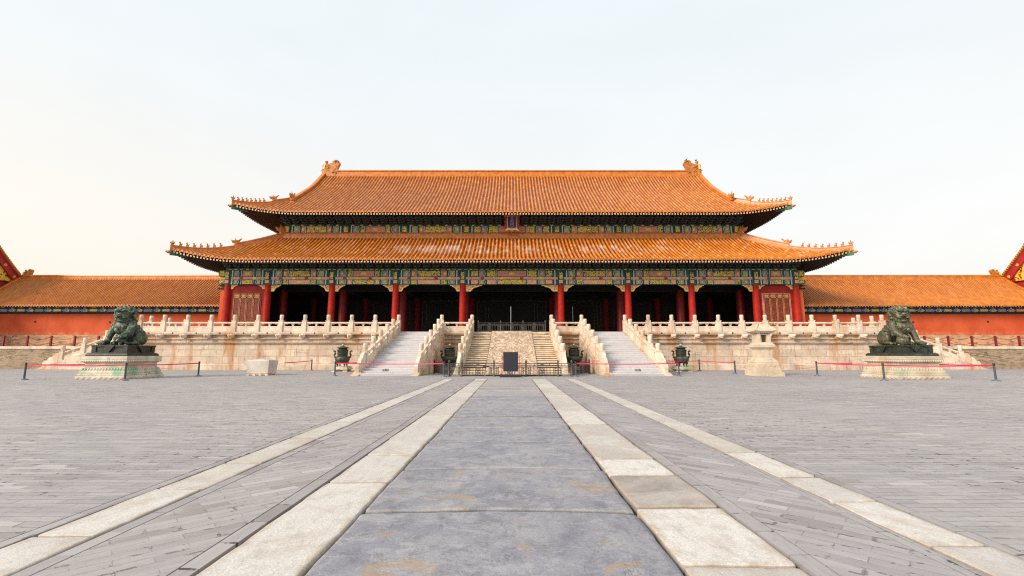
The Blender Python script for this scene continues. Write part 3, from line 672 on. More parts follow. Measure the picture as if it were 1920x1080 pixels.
# ---------------------------------------------------------------- gate hall
HY = 58.9
hall = empty('gate_hall', (0, HY, ZT), 'great red columned gate hall with double orange tiled roof', 'building')
def W_(mb, name, mats, parent=None):
    p = parent or hall; o = mb.build(name, mats, p)
    q = p; off = Vector((0,0,0))
    while q is not None: off += q.location; q = q.parent
    o.location = -off; return o
CX = [-29.9,-25.68,-18.92,-12.22,-5.16,5.16,12.22,18.92,25.68,29.9]
YC, YU = 47.6, 50.9
b = MB(); b.lathe([(.48,0),(.48,.10),(.40,.18),(.37,.22),(.355,.3),(.345,3.),(.33,5.25),(.33,6.9)], 22); col_me = b.mesh('column', M['red'])
b = MB(); b.lathe([(.55,0),(.5,.15),(.45,.22),(.44,5.),(.42,6.6)], 20); colin_me = b.mesh('column', M['redshade'])
def col(me, x, y): o = put('column', me, hall, (x, y-HY, 0)); return o
for x in CX: col(col_me, x, YC)
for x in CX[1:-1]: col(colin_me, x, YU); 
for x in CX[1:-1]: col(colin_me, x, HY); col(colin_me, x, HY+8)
for x in CX[1:-1]: col(col_me, x, HY+11.3)
# painted lintels, one per bay
def bay_paint(b, x0, x1, kind, Y, tiers):
    L = x1-x0; xc = (x0+x1)/2
    for ti, (z0, z1) in enumerate(tiers):
        d = .015; y = Y-.30; alt = (kind+ti) % 2; h = z1-z0
        def pan(a, c, m, dy=.0, zi=0., zo=0.): b.box(a, c, y-d-dy, y+.01, z0+zi, z1-zo, m)
        b.box(x0, x1, y, Y+.25, z0, z1, 1 if alt else 0)
        # material slots: 0 blue 1 green 2 white 3 pink 4 pinklight 5 gold on green 6 gold on blue 7 teal 8 lilac 9 gilt
        e = .46 if L > 5 else .36
        for s in (-1, 1):
            X = lambda t: xc+s*(L/2-t)
            pp = lambda a, c, m, dy=0., zi=0., zo=0.: pan(min(X(a), X(c)), max(X(a), X(c)), m, dy, zi, zo)
            k = e; o = 0 if alt else 1
            pp(k, k+.10, o); pp(k+.10, k+.22, 2, .002); pp(k+.22, k+.34, 1-o)
            st = k+.36
            if L > 8:
                pp(st, st+.08, 0); pp(st+.08, st+.78, 6 if alt else 5, .004, .05, .05) if ti == 0 else pp(st+.08, st+.78, 4, .004, .05, .05); pp(st+.78, st+.86, 0); st += .88
            w = min(.55, L*.085)
            pp(st, st+w, 7 if alt == 0 else 8, .002, .02, .02); pp(st+w*.35, st+w*.6, 9, .005, h*.36, h*.36)
            st += w+.01
            for q in range(3): # chevrons
                zc = (z0+z1)/2; ww = .055; dx = .10
                for (za, zb, xa, xb) in ((z0, zc, 0, dx), (zc, z1, dx, 0)):
                    A = st+q*ww; pts = [(X(A+xa), za), (X(A+xa+ww), za), (X(A+xb+ww), zb), (X(A+xb), zb)]
                    if s > 0: pts = pts[::-1]
                    b.prism(pts, y-d-.003, y+.005, (2, 0, 1)[q])
            st += .30; b_end = L*.31 if L < 8 else L*.335
            if L < 5: b_end = st+.02
            if b_end > st+.2:
                if alt: pp(st, b_end, 5, .002, .03, .03)
                else: pp(st, b_end, 3 if ti == 0 else 4, .002, .02, .02); pp(st+.05, st+.3, 9, .006, h*.28, h*.28)
            for q in range(2): pp(b_end+.03+q*.07, b_end+.09+q*.07, (2, 0)[q], .004)
            cst = b_end+.18
        X0, X1 = xc-(L/2-cst), xc+(L/2-cst)
        if alt: pan(X0, X1, 3 if ti == 0 else 4, .004, .04, .05); pan(xc-.28, xc+.28, 9, .008, h*.33, h*.33)
        else: pan(X0, X1, 5 if ti else 6, .004, .04, .05)
PM = [M['blue'], M['green'], M['whiteline'], M['pinkbr'], M['pinklt'], M['gg'], M['gb'], M['teal'], M['lilac'], M['gilt'], M['redbright']]
def lintel(x0, x1, kind):
    b = MB(); bay_paint(b, x0, x1, kind, YC, [(9.50, 10.18), (8.69, 9.20)])
    b.box(x0+.3, x1-.3, YC-.2, YC+.2, 9.205, 9.495, 4)
    L = x1-x0; n = 5 if L > 5 else 3
    for i in range(1, n):
        xx = x0+L*i/n; b.box(xx-.18, xx+.18, YC-.215, YC-.19, 9.23, 9.47, 10 if i % 2 else 9)
    b.box(x0, x1, YC-.42, YC+.35, 10.185, 10.36, 1); 
    nn = int(L/.55)
    for i in range(nn): xx = x0+L*(i+.5)/nn; b.box(xx-.16, xx+.16, YC-.435, YC-.41, 10.23, 10.31, 9 if i % 2 else 3)
    W_(b, 'painted_lintel', PM)
    # carved corner brackets under the lintel
    w = min(1.05, L*.21) if L < 8 else 1.75
    w = w if L > 5 else .72; hh = .66 if L > 5 else .42
    for s in (-1, 1):
        xa = (x0+.33) if s > 0 else (x1-.33)
        P = [(0,0),(w,0),(w*.95,-.10*hh/.66),(w*.80,-.14*hh/.66),(w*.74,-.22*hh/.66),(w*.55,-.30*hh/.66),(w*.42,-.42*hh/.66),(w*.36,-.58*hh/.66),(w*.3,-hh),(0,-hh)]
        P2 = [(.05,-.03),(w*.86,-.03),(w*.68,-.12*hh/.66),(w*.48,-.24*hh/.66),(w*.34,-.36*hh/.66),(w*.27,-.56*hh/.66),(.05,-.56*hh/.66)]
        q = MB(); f = lambda PP: [(xa+s*a, 8.685+z) for a, z in (PP if s > 0 else PP[::-1])]
        q.prism(f(P), YC-.07, YC+.07, 0); q.prism(f(P2), YC-.078, YC+.078, 1); q.prism(f([(0,-hh),(w*.3,-hh),(w*.28,-hh-.06),(0,-hh-.06)][::-1]), YC-.08, YC+.08, 2)
        W_(q, 'carved_bracket', [M['gilt'], M['gp'], M['teal']])
for i in range(9): lintel(CX[i], CX[i+1], (i+1) % 2 if i != 4 else 1)
for x in CX:  # painted column heads
    b = MB(); b.lathe([(.375,8.69),(.375,10.18)], 22, 0, (x, YC, 0)); b.box(x-.18, x+.18, YC-.395, YC-.30, 9.25, 10.0, 1); b.box(x-.2, x+.2, YC-.39, YC-.30, 8.82, 9.15, 2)
    b.lathe([(.385,8.69),(.385,8.78)], 22, 3, (x, YC, 0)); b.lathe([(.385,10.08),(.385,10.19)], 22, 3, (x, YC, 0)); b.lathe([(.383,9.17),(.383,9.22)], 22, 3, (x, YC, 0))
    W_(b, 'column_head', [M['blue'], M['gb'], M['pinklt'], M['green']])
for s in (-1, 1): # beam ends past the corner columns
    for z0, z1 in ((9.5, 10.2), (8.72, 9.2)):
        b = MB(); h = z1-z0; P = [(0,0),(.55,0),(.68,h*.15),(.62,h*.3),(.74,h*.45),(.66,h*.6),(.72,h*.8),(.6,h),(0,h)]
        P = [(s*(30.2+a), z0+z) for a, z in (P if s > 0 else P[::-1])]; b.prism(P, YC-.22, YC+.22, 0)
        P2 = [(s*(30.25+a), z0+z) for a, z in ([(0,.08),(.5,.08),(.5,h-.08),(0,h-.08)][::s])]; b.prism(P2, YC-.235, YC+.235, 1)
        W_(b, 'beam_end', [M['green'], M['gg']])
# end bays: red wall and lattice leaves
for s in (-1, 1):
    x0, x1 = sorted((s*26.0, s*29.6)); b = MB(); b.box(x0, x1, YC+.02, YC+.30, ZT, 8.69); b.box(x0+.1, x1-.1, YC-.05, YC+.02, ZT, ZT+.42); W_(b, 'infill_wall', M['redpanel'])
    b = MB(); xa, xb = x0+.42, x1-.42; b.box(xa-.12, xb+.12, YC-.03, YC+.02, 4.25, 7.78); W_(b, 'window_surround', M['darkred'] if s < 0 else plain('worn_surround', (.50, .21, .16), .8, 0, .3, 3))
    w = (xb-xa)/4
    for i in range(4):
        a = xa+i*w+.03; c = xa+(i+1)*w-.03
        q = MB(); q.box(a, c, YC-.06, YC-.03, 4.30, 7.72, 0); fw = .05
        for (u0, u1, v0, v1) in ((a, a+fw, 4.30, 7.72), (c-fw, c, 4.30, 7.72), (a, c, 7.64, 7.72), (a, c, 4.30, 4.38), (a, c, 7.28, 7.36), (a, c, 4.72, 4.80)): q.box(u0, u1, YC-.095, YC-.06, v0, v1, 1)
        q.box(a+.13, c-.13, YC-.08, YC-.06, 7.42, 7.58, 2); q.box(a+.13, c-.13, YC-.08, YC-.06, 4.45, 4.65, 2)
        W_(q, 'lattice_leaf', [M['lattice'], plain('leaf_gilt', (.40, .20, .035), .5, .1, .3, 6) if i == 0 and s < 0 else bpy.data.materials['leaf_gilt'], M['pinkbr']])
    # end wall with its orange front return
    xo = s*30.62; b = MB(); a, c = sorted((s*30.0, xo)); b.box(a, c, YC+.05, HY+11.3, ZT, 9.0); b.box(a+(.1 if s > 0 else -.05), c+(.05 if s > 0 else -.1), YC+.0, YC+.06, ZT+.42, 8.25, 0); W_(b, 'end_wall', M['orangewall'])
    b = MB(); a, c = sorted((s*30.25, s*30.70)); b.box(a, c, YC-.08, YC+.10, ZT, ZT+.42); W_(b, 'stone_foot', M['whiteblk'])
    b = MB(); a, c = sorted((s*30.1, s*30.9)); b.box(a, c, YC-.12, YC+.2, 8.22, 8.34); b.prism([(s*30.2, 8.34), (s*30.95, 8.62), (s*30.2, 8.69)][::s], YC-.1, YC+.15); W_(b, 'wall_cap', M['dark'])
# interior
b = MB(); b.add([(-30,YC-.1,9.3),(30,YC-.1,9.3),(30,HY+11.4,9.3),(-30,HY+11.4,9.3)], [(3,2,1,0)])
for x in CX[1:-1]: b.box(x-.3, x+.3, YC+.3, HY+11, 8.55, 9.29)
for y in (YU, HY, HY+8): b.box(-29.8, 29.8, y-.3, y+.3, 8.4, 9.28)
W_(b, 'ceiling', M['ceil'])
def innerdoor(x0, x1, split, gx=None):
    b = MB(); zt = 8.2; y = HY-.1; a, c = x0+.45, x1-.45; gap = 0.
    m = (a+c)/2; dw = (c-a)*.31; g0 = gx if gx is not None else m
    b.box(a, m-dw, y, y+.14, ZT, zt); b.box(m+dw, c, y, y+.14, ZT, zt); b.box(a, c, y, y+.14, zt, 9.3)
    if split: b.box(m-dw, g0-split, y+.02, y+.14, ZT, zt); b.box(g0+split, m+dw, y+.02, y+.14, ZT, zt); b.box(g0-split-.1, g0+split+.1, y+.03, y+.15, 7.62, zt)
    else: b.box(m-dw, m+dw, y+.02, y+.14, ZT, zt)
    def line(u0, u1, v0, v1, t=.045):
        for (p, q, r_, s_) in ((u0, u0+t, v0, v1), (u1-t, u1, v0, v1), (u0, u1, v0, v0+t), (u0, u1, v1-t, v1)): b.box(p, q, y-.03, y, r_, s_, 1)
    line(m-dw-.06, m+dw+.06, ZT, zt+.06); line(a+.25, m-dw-.4, ZT+1.4, zt); line(m+dw+.4, c-.25, ZT+1.4, zt); line(a+.25, m-dw-.4, ZT+.6, ZT+1.1); line(m+dw+.4, c-.25, ZT+.6, ZT+1.1)
    for k in range(4): b.lathe([(.10,0),(.16,.02),(.16,.04),(.10,.05)], 12, 1, (0,0,0)) if False else b.box(m+dw*(k-1.5)*.55-.12, m+dw*(k-1.5)*.55+.12, y-.06, y, zt+.1, zt+.34, 1)
    W_(b, 'door_wall', [M['dark'], M['goldline']])
innerdoor(-5.16, 5.16, .020, -.12); innerdoor(5.16, 12.22, .014, 7.9); innerdoor(-12.22, -5.16, 0)
for x0, x1 in ((-29.9,-25.68),(-25.68,-18.92),(-18.92,-12.22),(12.22,18.92),(18.92,25.68),(25.68,29.9)):
    b = MB(); b.box(x0+.4, x1-.4, HY-.1, HY+.04, ZT, 9.3, 0)
    if x1-x0 > 5:
        for (p, q) in ((x0+1.0, x0+2.6), (x1-2.6, x1-1.0)):
            for (u0, u1, v0, v1) in ((p, p+.03, 5, 8.0), (q-.03, q, 5, 8.0), (p, q, 7.97, 8.0)): b.box(u0, u1, HY-.12, HY-.1, v0, v1, 1)
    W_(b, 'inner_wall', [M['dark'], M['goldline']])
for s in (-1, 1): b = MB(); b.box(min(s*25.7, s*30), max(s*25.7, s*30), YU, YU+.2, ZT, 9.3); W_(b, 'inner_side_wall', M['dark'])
# upper storey body
b = MB(); b.box(-25.65, 25.65, YU+.35, 2*HY-YU-.35, 9.3, 17.4); W_(b, 'upper_wall', M['darkred'])
for i in range(9):
    x0, x1 = CX[i], CX[i+1]
    if i == 0: x0 = -25.95
    if i == 8: x1 = 25.95
    if i in (0, 8): continue
    b = MB(); bay_paint(b, x0, x1, (i+1) % 2 if i != 4 else 1, YU, [(15.14, 15.93)]); b.box(x0, x1, YU-.34, YU+.4, 15.935, 16.09, 1)
    for k in range(int((x1-x0)/.5)): xx = x0+.25+.5*k; b.box(xx-.14, xx+.14, YU-.355, YU-.33, 15.96, 16.07, 9 if k % 2 else 0)
    W_(b, 'painted_lintel', PM)
for x in CX[1:-1]:
    b = MB(); b.box(x-.36, x+.36, YU-.36, YU, 15.14, 15.93, 0); b.box(x-.24, x+.24, YU-.385, YU-.36, 15.22, 15.86, 1); b.box(x-.36, x-.28, YU-.375, YU-.36, 15.14, 15.93, 2); b.box(x+.28, x+.36, YU-.375, YU-.36, 15.14, 15.93, 2)
    W_(b, 'column_head', [M['blue'], M['gg'], M['green']])
for s in (-1, 1):
    b = MB(); P = [(0,0),(.5,0),(.7,.2),(.6,.4),(.75,.6),(.6,.8),(0,.85)]; P = [(s*(25.95+a), 15.14+z) for a, z in (P if s > 0 else P[::-1])]; b.prism(P, YU-.3, YU+.2, 0)
    P2 = [(s*(26.0+a), 15.2+z) for a, z in ([(0,.08),(.42,.08),(.42,.65),(0,.65)][::s])]; b.prism(P2, YU-.315, YU+.215, 1); W_(b, 'beam_end', [M['green'], M['gg']])

# ---- roofs
def interp(pr, v):
    for (a, za), (c, zc) in zip(pr[:-1], pr[1:]):
        if v <= c: return za+(zc-za)*(v-a)/(c-a)
    (a, za), (c, zc) = pr[-2:]; return zc+(zc-za)/(c-a)*(v-c)
def smoothprof(pr):     # dense Catmull-Rom through the profile points
    out = []; P = [pr[0]]+list(pr)+[(2*pr[-1][0]-pr[-2][0], 2*pr[-1][1]-pr[-2][1])]
    P[0] = (2*pr[0][0]-pr[1][0], 2*pr[0][1]-pr[1][1])
    for i in range(1, len(P)-2):
        for k in range(8):
            t = k/8.; p0, p1, p2, p3 = P[i-1], P[i], P[i+1], P[i+2]
            out.append(tuple(.5*((2*p1[j])+(-p0[j]+p2[j])*t+(2*p0[j]-5*p1[j]+4*p2[j]-p3[j])*t*t+(-p0[j]+3*p1[j]-3*p2[j]+p3[j])*t**3) for j in (0, 1)))
    out.append(pr[-1]); return out
class Slope:
    """one roof slope: u along the eave, v outward from the top edge; a hip cuts each end beyond L0"""
    def __init__(s, pr, L0, Lc, vb, V, fl, up, place, flare=7.):
        s.pr = smoothprof(pr); s.L0, s.Lc, s.vb, s.V, s.fl, s.up, s.place, s.flare = L0, Lc, vb, V, fl, up, place, flare
    def sk(s, u): return max(0., (abs(u)-(s.Lc-s.flare))/s.flare)
    def ve(s, u): return s.V+s.fl*min(1, s.sk(u))**2
    def vh(s, u): return 0. if abs(u) <= s.L0 else s.vb+(abs(u)-s.L0)/(s.Lc-s.L0)*(s.V+s.fl-s.vb)
    def z(s, u, v):
        ve = s.ve(u); k = v/ve; kk = max(0., (v-s.vb)/(ve-s.vb)) if ve > s.vb else 1.
        return interp(s.pr, min(v*s.V/ve, s.V))+s.up*s.sk(u)**2*kk**1.6
    def p(s, u, v, dz=0.): return s.place(u, v, s.z(u, v)+dz)
    def tiles(s, pitch, R, b, umin=-1e9, umax=1e9):
        n = int(2*s.Lc/pitch); prof = [(-.5,0),(-.27,-.02),(-.25,.25),(-.16,.8),(0,1.05),(.16,.8),(.25,.25),(.27,-.02)]
        for i in range(-n//2, n//2+1):
            uc = i*pitch
            if abs(uc) > s.Lc-.12 or uc < umin or uc > umax: continue
            cols = [(uc+a*pitch, h*R) for a, h in prof]+[(uc+.5*pitch, 0)]
            v1 = s.ve(uc); v0 = s.vh(uc); N = max(1, int((v1-v0)/.42))+1; o = len(b.v); K = len(cols)
            for j in range(N+1):
                for ci, (u, h) in enumerate(cols):
                    a0 = s.vh(u); a1 = s.ve(u); v = max(v0 if ci else a0, a0)+(a1-max(v0 if ci else a0, a0))*j/N
                    v = min(v, a1)
                    b.v.append(s.p(u, v, h)); b.uv.append((u/pitch+.5+.0001, v/.42))
            for j in range(N):
                for ci in range(K-1):
                    a = o+j*K+ci; b.f.append((a, a+1, a+K+1, a+K)); b.m.append(0); b.sm.append(True)
            # round end cap and drip tile
            e = s.ve(uc); o = len(b.v); q = 8
            for k in range(q): a = 2*pi*k/q; b.v.append(s.p(uc+cos(a)*R*1.05, e+.012, sin(a)*R*1.05+R*.35)); b.uv.append((uc/pitch+.5, 999.3))
            b.f.append(tuple(o+k for k in range(q))); b.m.append(1); b.sm.append(False)
            o = len(b.v); um = uc+pitch*.5
            if abs(um) < s.Lc-.15:
                em = s.ve(um)
                for du, dzv in ((-.26,.02),(.26,.02),(.16,-.10),(0,-.17),(-.16,-.10)): b.v.append(s.p(um+du*pitch, em+.006, dzv*R/.1)); b.uv.append((um/pitch, 998.2))
                b.f.append(tuple(range(o, o+5))); b.m.append(1); b.sm.append(False)
    def soffit(s, b, vin, dz=.30, m=0):
        us = [-s.Lc+.05+(2*s.Lc-.1)*i/60 for i in range(61)]; o = len(b.v)
        for u in us:
            e = s.ve(u)-.12; a = max(vin, s.vh(u)); a = min(a, e)
            for k in range(4): v = a+(e-a)*k/3; b.v.append(s.p(u, v, -dz*(1-.35*k/3)))
        for i in range(60):
            for k in range(3): a = o+i*4+k; b.f.append((a, a+1, a+5, a+4)); b.m.append(m); b.sm.append(False)
    def rafters(s, b, pitch, vin, w, dz, ext, m0, m1):
        n = int(2*s.Lc/pitch)
        for i in range(-n//2, n//2+1):
            u = i*pitch
            if abs(u) > s.Lc-.25: continue
            e = s.ve(u)-ext; a = max(vin, s.vh(u)+.05)
            if a > e-.1: a = e-.15
            P = []
            for zz in (-dz-w, -dz):
                for (uu, v) in ((u-w/2, e), (u+w/2, e), (u+w/2, a), (u-w/2, a)): P.append(s.p(uu, v, zz))
            b.hexa(P, m0); b.add([Vector(P[k])+(Vector(P[0])-Vector(P[3])).normalized()*.004 for k in (0,1,5,4)], [(0,1,2,3)], m1)
def sides(c, fpr, spr, fL0, fLc, fvb, fV, sL0, sLc, sV, fl, up, yr, xs, svb=0.):
    """front, back and two end slopes about the ridge line y = yr; xs = x of the end slopes' top edge"""
    F = Slope(fpr, fL0, fLc, fvb, fV, fl, up, lambda u, v, z: (u, yr-v-c, z))
    B = Slope(fpr, fL0, fLc, fvb, fV, fl, up, lambda u, v, z: (-u, yr+v+c, z))
    Lf = Slope(spr, sL0, sLc, svb, sV, fl, up, lambda u, v, z: (-xs-v, yr-u, z), 5.)
    Rt = Slope(spr, sL0, sLc, svb, sV, fl, up, lambda u, v, z: (xs+v, yr+u, z), 5.)
    return F, B, Lf, Rt
lowpr = [(0,14.60),(2.0,13.22),(4.2,11.86),(6.3,10.78)]
lows = sides(8.3, lowpr, [(0,14.60),(2.2,13.22),(4.6,11.86),(6.9,10.78)], 26.0, 33.5, 0., 6.3, 8.3, 15.2, 6.9, .6, .95, HY, 26.0)
upr = [(0,25.35),(2.2,23.30),(4.0,21.75),(6.7,19.85),(7.9,19.02),(9.6,17.83),(11.3,16.70)]
ups = sides(0., upr, [(0,19.02),(1.9,17.83),(4.15,16.70)], 25.3, 30.0, 7.9, 11.3, 7.9, 11.85, 4.15, .55, .80, HY, 25.3)
def roof(name, S4, pitch, R, mat, wallv, bo):
    b = MB(); b.uv = []
    for s in S4: s.tiles(pitch, R, b)
    rf = W_(b, name, [mat, M['ridge']])
    b = MB()
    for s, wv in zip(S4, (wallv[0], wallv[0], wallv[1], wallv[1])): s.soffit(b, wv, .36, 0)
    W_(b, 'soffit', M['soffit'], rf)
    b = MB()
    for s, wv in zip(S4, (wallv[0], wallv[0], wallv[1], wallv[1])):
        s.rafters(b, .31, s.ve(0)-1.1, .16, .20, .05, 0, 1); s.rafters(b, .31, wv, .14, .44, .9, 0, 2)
    tag(W_(b, 'eave_rafters', [M['rafter'], M['rafend'], M['brke']], rf), kind='stuff')
    return rf
lower_roof = roof('lower_roof', lows, .405, .125, M['tile_lo'], (2.6, 3.2), 0)
upper_roof = roof('upper_roof', ups, .395, .125, M['tile_up'], (7.4, .1), 0)
def ridge_sweep(b, pts, h, w, m=0):
    """a ridge of stacked courses along pts"""
    P = [Vector(p) for p in pts]; sec = [(-w*.5,-.25),(-w*.5,h*.30),(-w*.38,h*.34),(-w*.36,h*.72),(-w*.52,h*.78),(-w*.45,h*.95),(-w*.2,h),(w*.2,h),(w*.45,h*.95),(w*.52,h*.78),(w*.36,h*.72),(w*.38,h*.34),(w*.5,h*.30),(w*.5,-.25)]
    vs = []; n = len(sec)
    for i, p in enumerate(P):
        t = (P[min(i+1, len(P)-1)]-P[max(i-1, 0)]); t.z = 0; t.normalize(); u = Vector((t.y, -t.x, 0))
        for a, z in sec: vs.append(p+u*a+Vector((0,0,z)))
    fs = [(i*n+k, (i+1)*n+k, (i+1)*n+(k+1) % n, i*n+(k+1) % n) for i in range(len(P)-1) for k in range(n)]
    fs += [tuple(range(n)), tuple(range(len(P)*n-1, (len(P)-1)*n-1, -1))]
    b.add(vs, fs, m)
# ridge figures
def figure_mesh(kind):
    b = MB()
    if kind == 'beast':
        b.box(-.12,.12,-.14,.14,-.05,.05); b.chain([(0,.07,.14,.10),(0,-.02,.28,.075),(0,-.05,.38,.07)], n=5); b.ball((0,-.10,.42), (.07,.10,.07), n=5); b.chain([(0,-.08,.26,.04),(0,-.12,.05,.045)], n=5); b.ball((0,-.02,.50), (.05,.05,.06), n=5); b.chain([(0,.13,.12,.05),(0,.17,.32,.035)], n=5)
    elif kind == 'rider':
        b.box(-.12,.12,-.16,.14,-.05,.06); b.ball((0,0,.18), (.11,.2,.11), n=6); b.ball((0,-.2,.27), (.06,.09,.07), n=5); b.chain([(0,.02,.25,.08),(0,.02,.42,.06)], n=5); b.ball((0,.02,.50), .06, n=5); b.chain([(0,.16,.2,.06),(0,.24,.42,.04)], n=5); b.chain([(0,-.12,.3,.03),(0,-.16,.44,.02)], n=4)
    else: # horned ridge beast
        b.box(-.17,.17,-.2,.55,-.1,.25); b.ball((0,.0,.40), (.2,.36,.26), n=7); b.ball((0,-.36,.42), (.15,.22,.13), n=6); b.ball((0,-.33,.24), (.13,.18,.07), n=6); b.chain([(0,.2,.5,.13),(0,.42,.78,.10),(0,.58,.90,.05)], n=5); b.chain([(0,-.08,.6,.07),(0,-.2,.85,.035)], n=5); b.ball((0,-.55,.52), (.09,.07,.07), n=5)
    return remesh(b, kind, M['orn'], .03 if kind != 'dragon' else .045, 1)
beast_me, rider_me, dragon_me = figure_mesh('beast'), figure_mesh('rider'), figure_mesh('dragon')
def hip(roofobj, S, sgn, t_dragon, h1, h0, figures=True):
    F = S
    def pt(t): u = S.L0+(S.Lc-S.L0)*t; v = S.vb+(S.V+S.fl-S.vb)*t; return Vector(S.p(sgn*u, v))
    b = MB(); n = 16
    ridge_sweep(b, [pt(t_dragon*i/n)+Vector((0,0,.02)) for i in range(n+1)], h1, .44); ridge_sweep(b, [pt(t_dragon+(1.0-t_dragon)*i/n)+Vector((0,0,.02)) for i in range(n+1)], h0, .34)
    W_(b, 'hip_ridge', M['ridge'], roofobj)
    d = pt(1)-pt(.8); az = atan2(d.y, d.x)+pi/2
    # corner beam end with its glazed beast muzzle, under the corner tile
    b = MB(); c = pt(1.0); dd = Vector((d.x, d.y, 0)).normalized(); w = Vector((dd.y,-dd.x,0))*.16; base = c-Vector((0,0,.5))
    pts = []
    for zz in (-.17, .17):
        for (q, s_) in ((-1.6, 1), (-.02, .8), (-.02, -.8), (-1.6, -1)): pts.append(base+dd*q+w*s_+Vector((0,0,zz*(.75 if q > 0 else 1)+(.10 if q > 0 else 0))))
    b.hexa([pts[i] for i in (1,2,3,0,5,6,7,4)] if False else [pts[0],pts[3],pts[2],pts[1],pts[4],pts[7],pts[6],pts[5]], 0)
    b.ball(base+dd*.08+Vector((0,0,.12)), (.2,.2,.15), 1, n=6); b.ball(base+dd*.26+Vector((0,0,.16)), (.1,.1,.09), 1, n=6)
    W_(b, 'corner_beam', [M['green'], M['orn']], roofobj)
    if not figures: return
    def fig(name, me, t, hh, sc):
        p = pt(t)+Vector((0,0,hh)); o = put(name, me, roofobj); q = roofobj; off = Vector((0,0,0))
        while q is not None: off += q.location; q = q.parent
        o.location = p-off; o.rotation_euler = (0,0,az); o.scale = (sc,)*3
    fig('ridge_beast', dragon_me, t_dragon-.02, h0+.02, .85)
    for k in range(7): fig('ridge_figure', beast_me, t_dragon+(1-t_dragon)*(.22+.105*k), h0+.02, .82)
    fig('ridge_rider', rider_me, .985, h0+.02, .85)
for k, S_ in enumerate((lows[0], lows[1])):
    for s in (-1, 1): hip(lower_roof, S_, s, .47, .62, .36, k == 0)
for k, S_ in enumerate((ups[0], ups[1])):
    for s in (-1, 1): hip(upper_roof, S_, s, .36, .5, .34, k == 0)
# ridge round the top of the lower roof
b = MB(); ring = [(-26.05, 50.55), (26.05, 50.55), (26.05, 67.25), (-26.05, 67.25), (-26.05, 50.55)]
for (p, q) in zip(ring[:-1], ring[1:]): ridge_sweep(b, [(p[0],p[1],14.5), (q[0],q[1],14.5)], .62, .42)
W_(b, 'surround_ridge', M['ridge'], lower_roof)
for s in (-1, 1):
    o = put('ridge_beast', dragon_me, lower_roof); o.location = Vector((s*26.1, 50.4, 15.0))-lower_roof.location-hall.location; o.rotation_euler = (0,0,s*pi/4); o.scale = (1.2,)*3
# main ridge and vertical ridges
b = MB(); ridge_sweep(b, [(-25.0, HY, 25.1), (25.0, HY, 25.1)], .98, .55); W_(b, 'main_ridge', M['ridge'], upper_roof)
for fs in (0, 1):
    for s in (-1, 1):
        Sx = ups[fs]; b = MB(); ridge_sweep(b, [Vector(Sx.p(s*25.3, 8.3*i/24+.15))+Vector((0,0,.0)) for i in range(25)], .55, .46)
        # the row of end tiles along the gable edge
        for i in range(22):
            p = Vector(Sx.p(s*25.3, .3+8.0*i/22)); b.tube([p+Vector((s*-.05,0,.05)), p+Vector((s*.42,0,.02))], .11, 8)
        W_(b, 'vertical_ridge', M['ridge'], upper_roof)
        if fs == 0:
            o = put('ridge_beast', dragon_me, upper_roof); o.location = Vector(Sx.p(s*25.3, 8.35))+Vector((0,0,.3))-upper_roof.location-hall.location; o.scale = (1.1,)*3
for s in (-1, 1):   # gable triangles
    P = [(-7.9, 19.0)]+[(-v, interp(ups[0].pr, v)-.05) for v in (6.7, 5, 3.5, 2, 1, 0)]+[(v, interp(ups[0].pr, v)-.05) for v in (1, 2, 3.5, 5, 6.7)]+[(7.9, 19.0)]
    b = MB(); b.prism([(HY+a, z) for a, z in P], min(s*24.9, s*25.15), max(s*24.9, s*25.15), 0, 'X'); W_(b, 'gable', M['bargeboard'], upper_roof)
# ridge end ornaments
CH = [(500,930),(500,640),(505,560),(515,400),(570,375),(640,370),(690,400),(780,352),(850,335),(905,320),(900,260),(960,205),(1050,190),(1130,215),(1185,290),(1190,350),(1150,420),(1110,520),(1095,600),(1190,620),(1210,670),(1080,700),(1075,930)]
def chiwen():
    k = .00335; f = lambda P: [((x-500)*k, (930-y)*k) for x, y in P]
    b = MB(); P = f(CH)[::-1]; b.prism(P, -.27, .27, 0)
    b.prism(f([(540,900),(560,620),(660,560),(760,440),(900,400),(1050,420),(1060,560),(980,640),(940,760),(1040,800),(1040,900)])[::-1], -.34, .34, 0)
    for (cx, cy, R) in ((1045,300,.34),(960,760,.28),(720,690,.25)):
        x, z = f([(cx, cy)])[0]
        for sy in (-1, 1): b.tube([(x+R*(1-.11*t)*cos(.55*t), sy*.33, z+R*(1-.11*t)*sin(.55*t)) for t in range(10)], [.07-.004*t for t in range(10)], 6)
    for y, dx in ((460,0),(520,40),(580,0)):
        x, z = f([(720+dx, y)])[0]
        for sy in (-1, 1): b.tube([(x-.25, sy*.33, z+.1), (x, sy*.36, z), (x+.35, sy*.33, z+.08)], [.05,.07,.03], 6)
    x, z = f([(635, 375)])[0]
    b.lathe([(.14,z-.2),(.17,z+.1),(.16,z+.3),(.24,z+.42),(.22,z+.48),(.12,z+.52)], 10, 0, (x, 0, 0))
    p2 = f([(510,590),(605,590),(640,380),(590,380)])[::-1]; b.prism(p2, -.36, .36, 1)
    b.tube([(0,0,1.05), (-.2,0,1.1), (-.28,0,1.18)], [.08,.07,.04], 6)
    return b.mesh('ridge_ornament', [M['orn'], M['palegold']])
ch_me = chiwen()
for s in (-1, 1):
    o = put('ridge_ornament', ch_me, upper_roof); o.location = Vector((s*25.6, HY, 25.0))-upper_roof.location-hall.location
    o.scale = (-s, 1, 1)
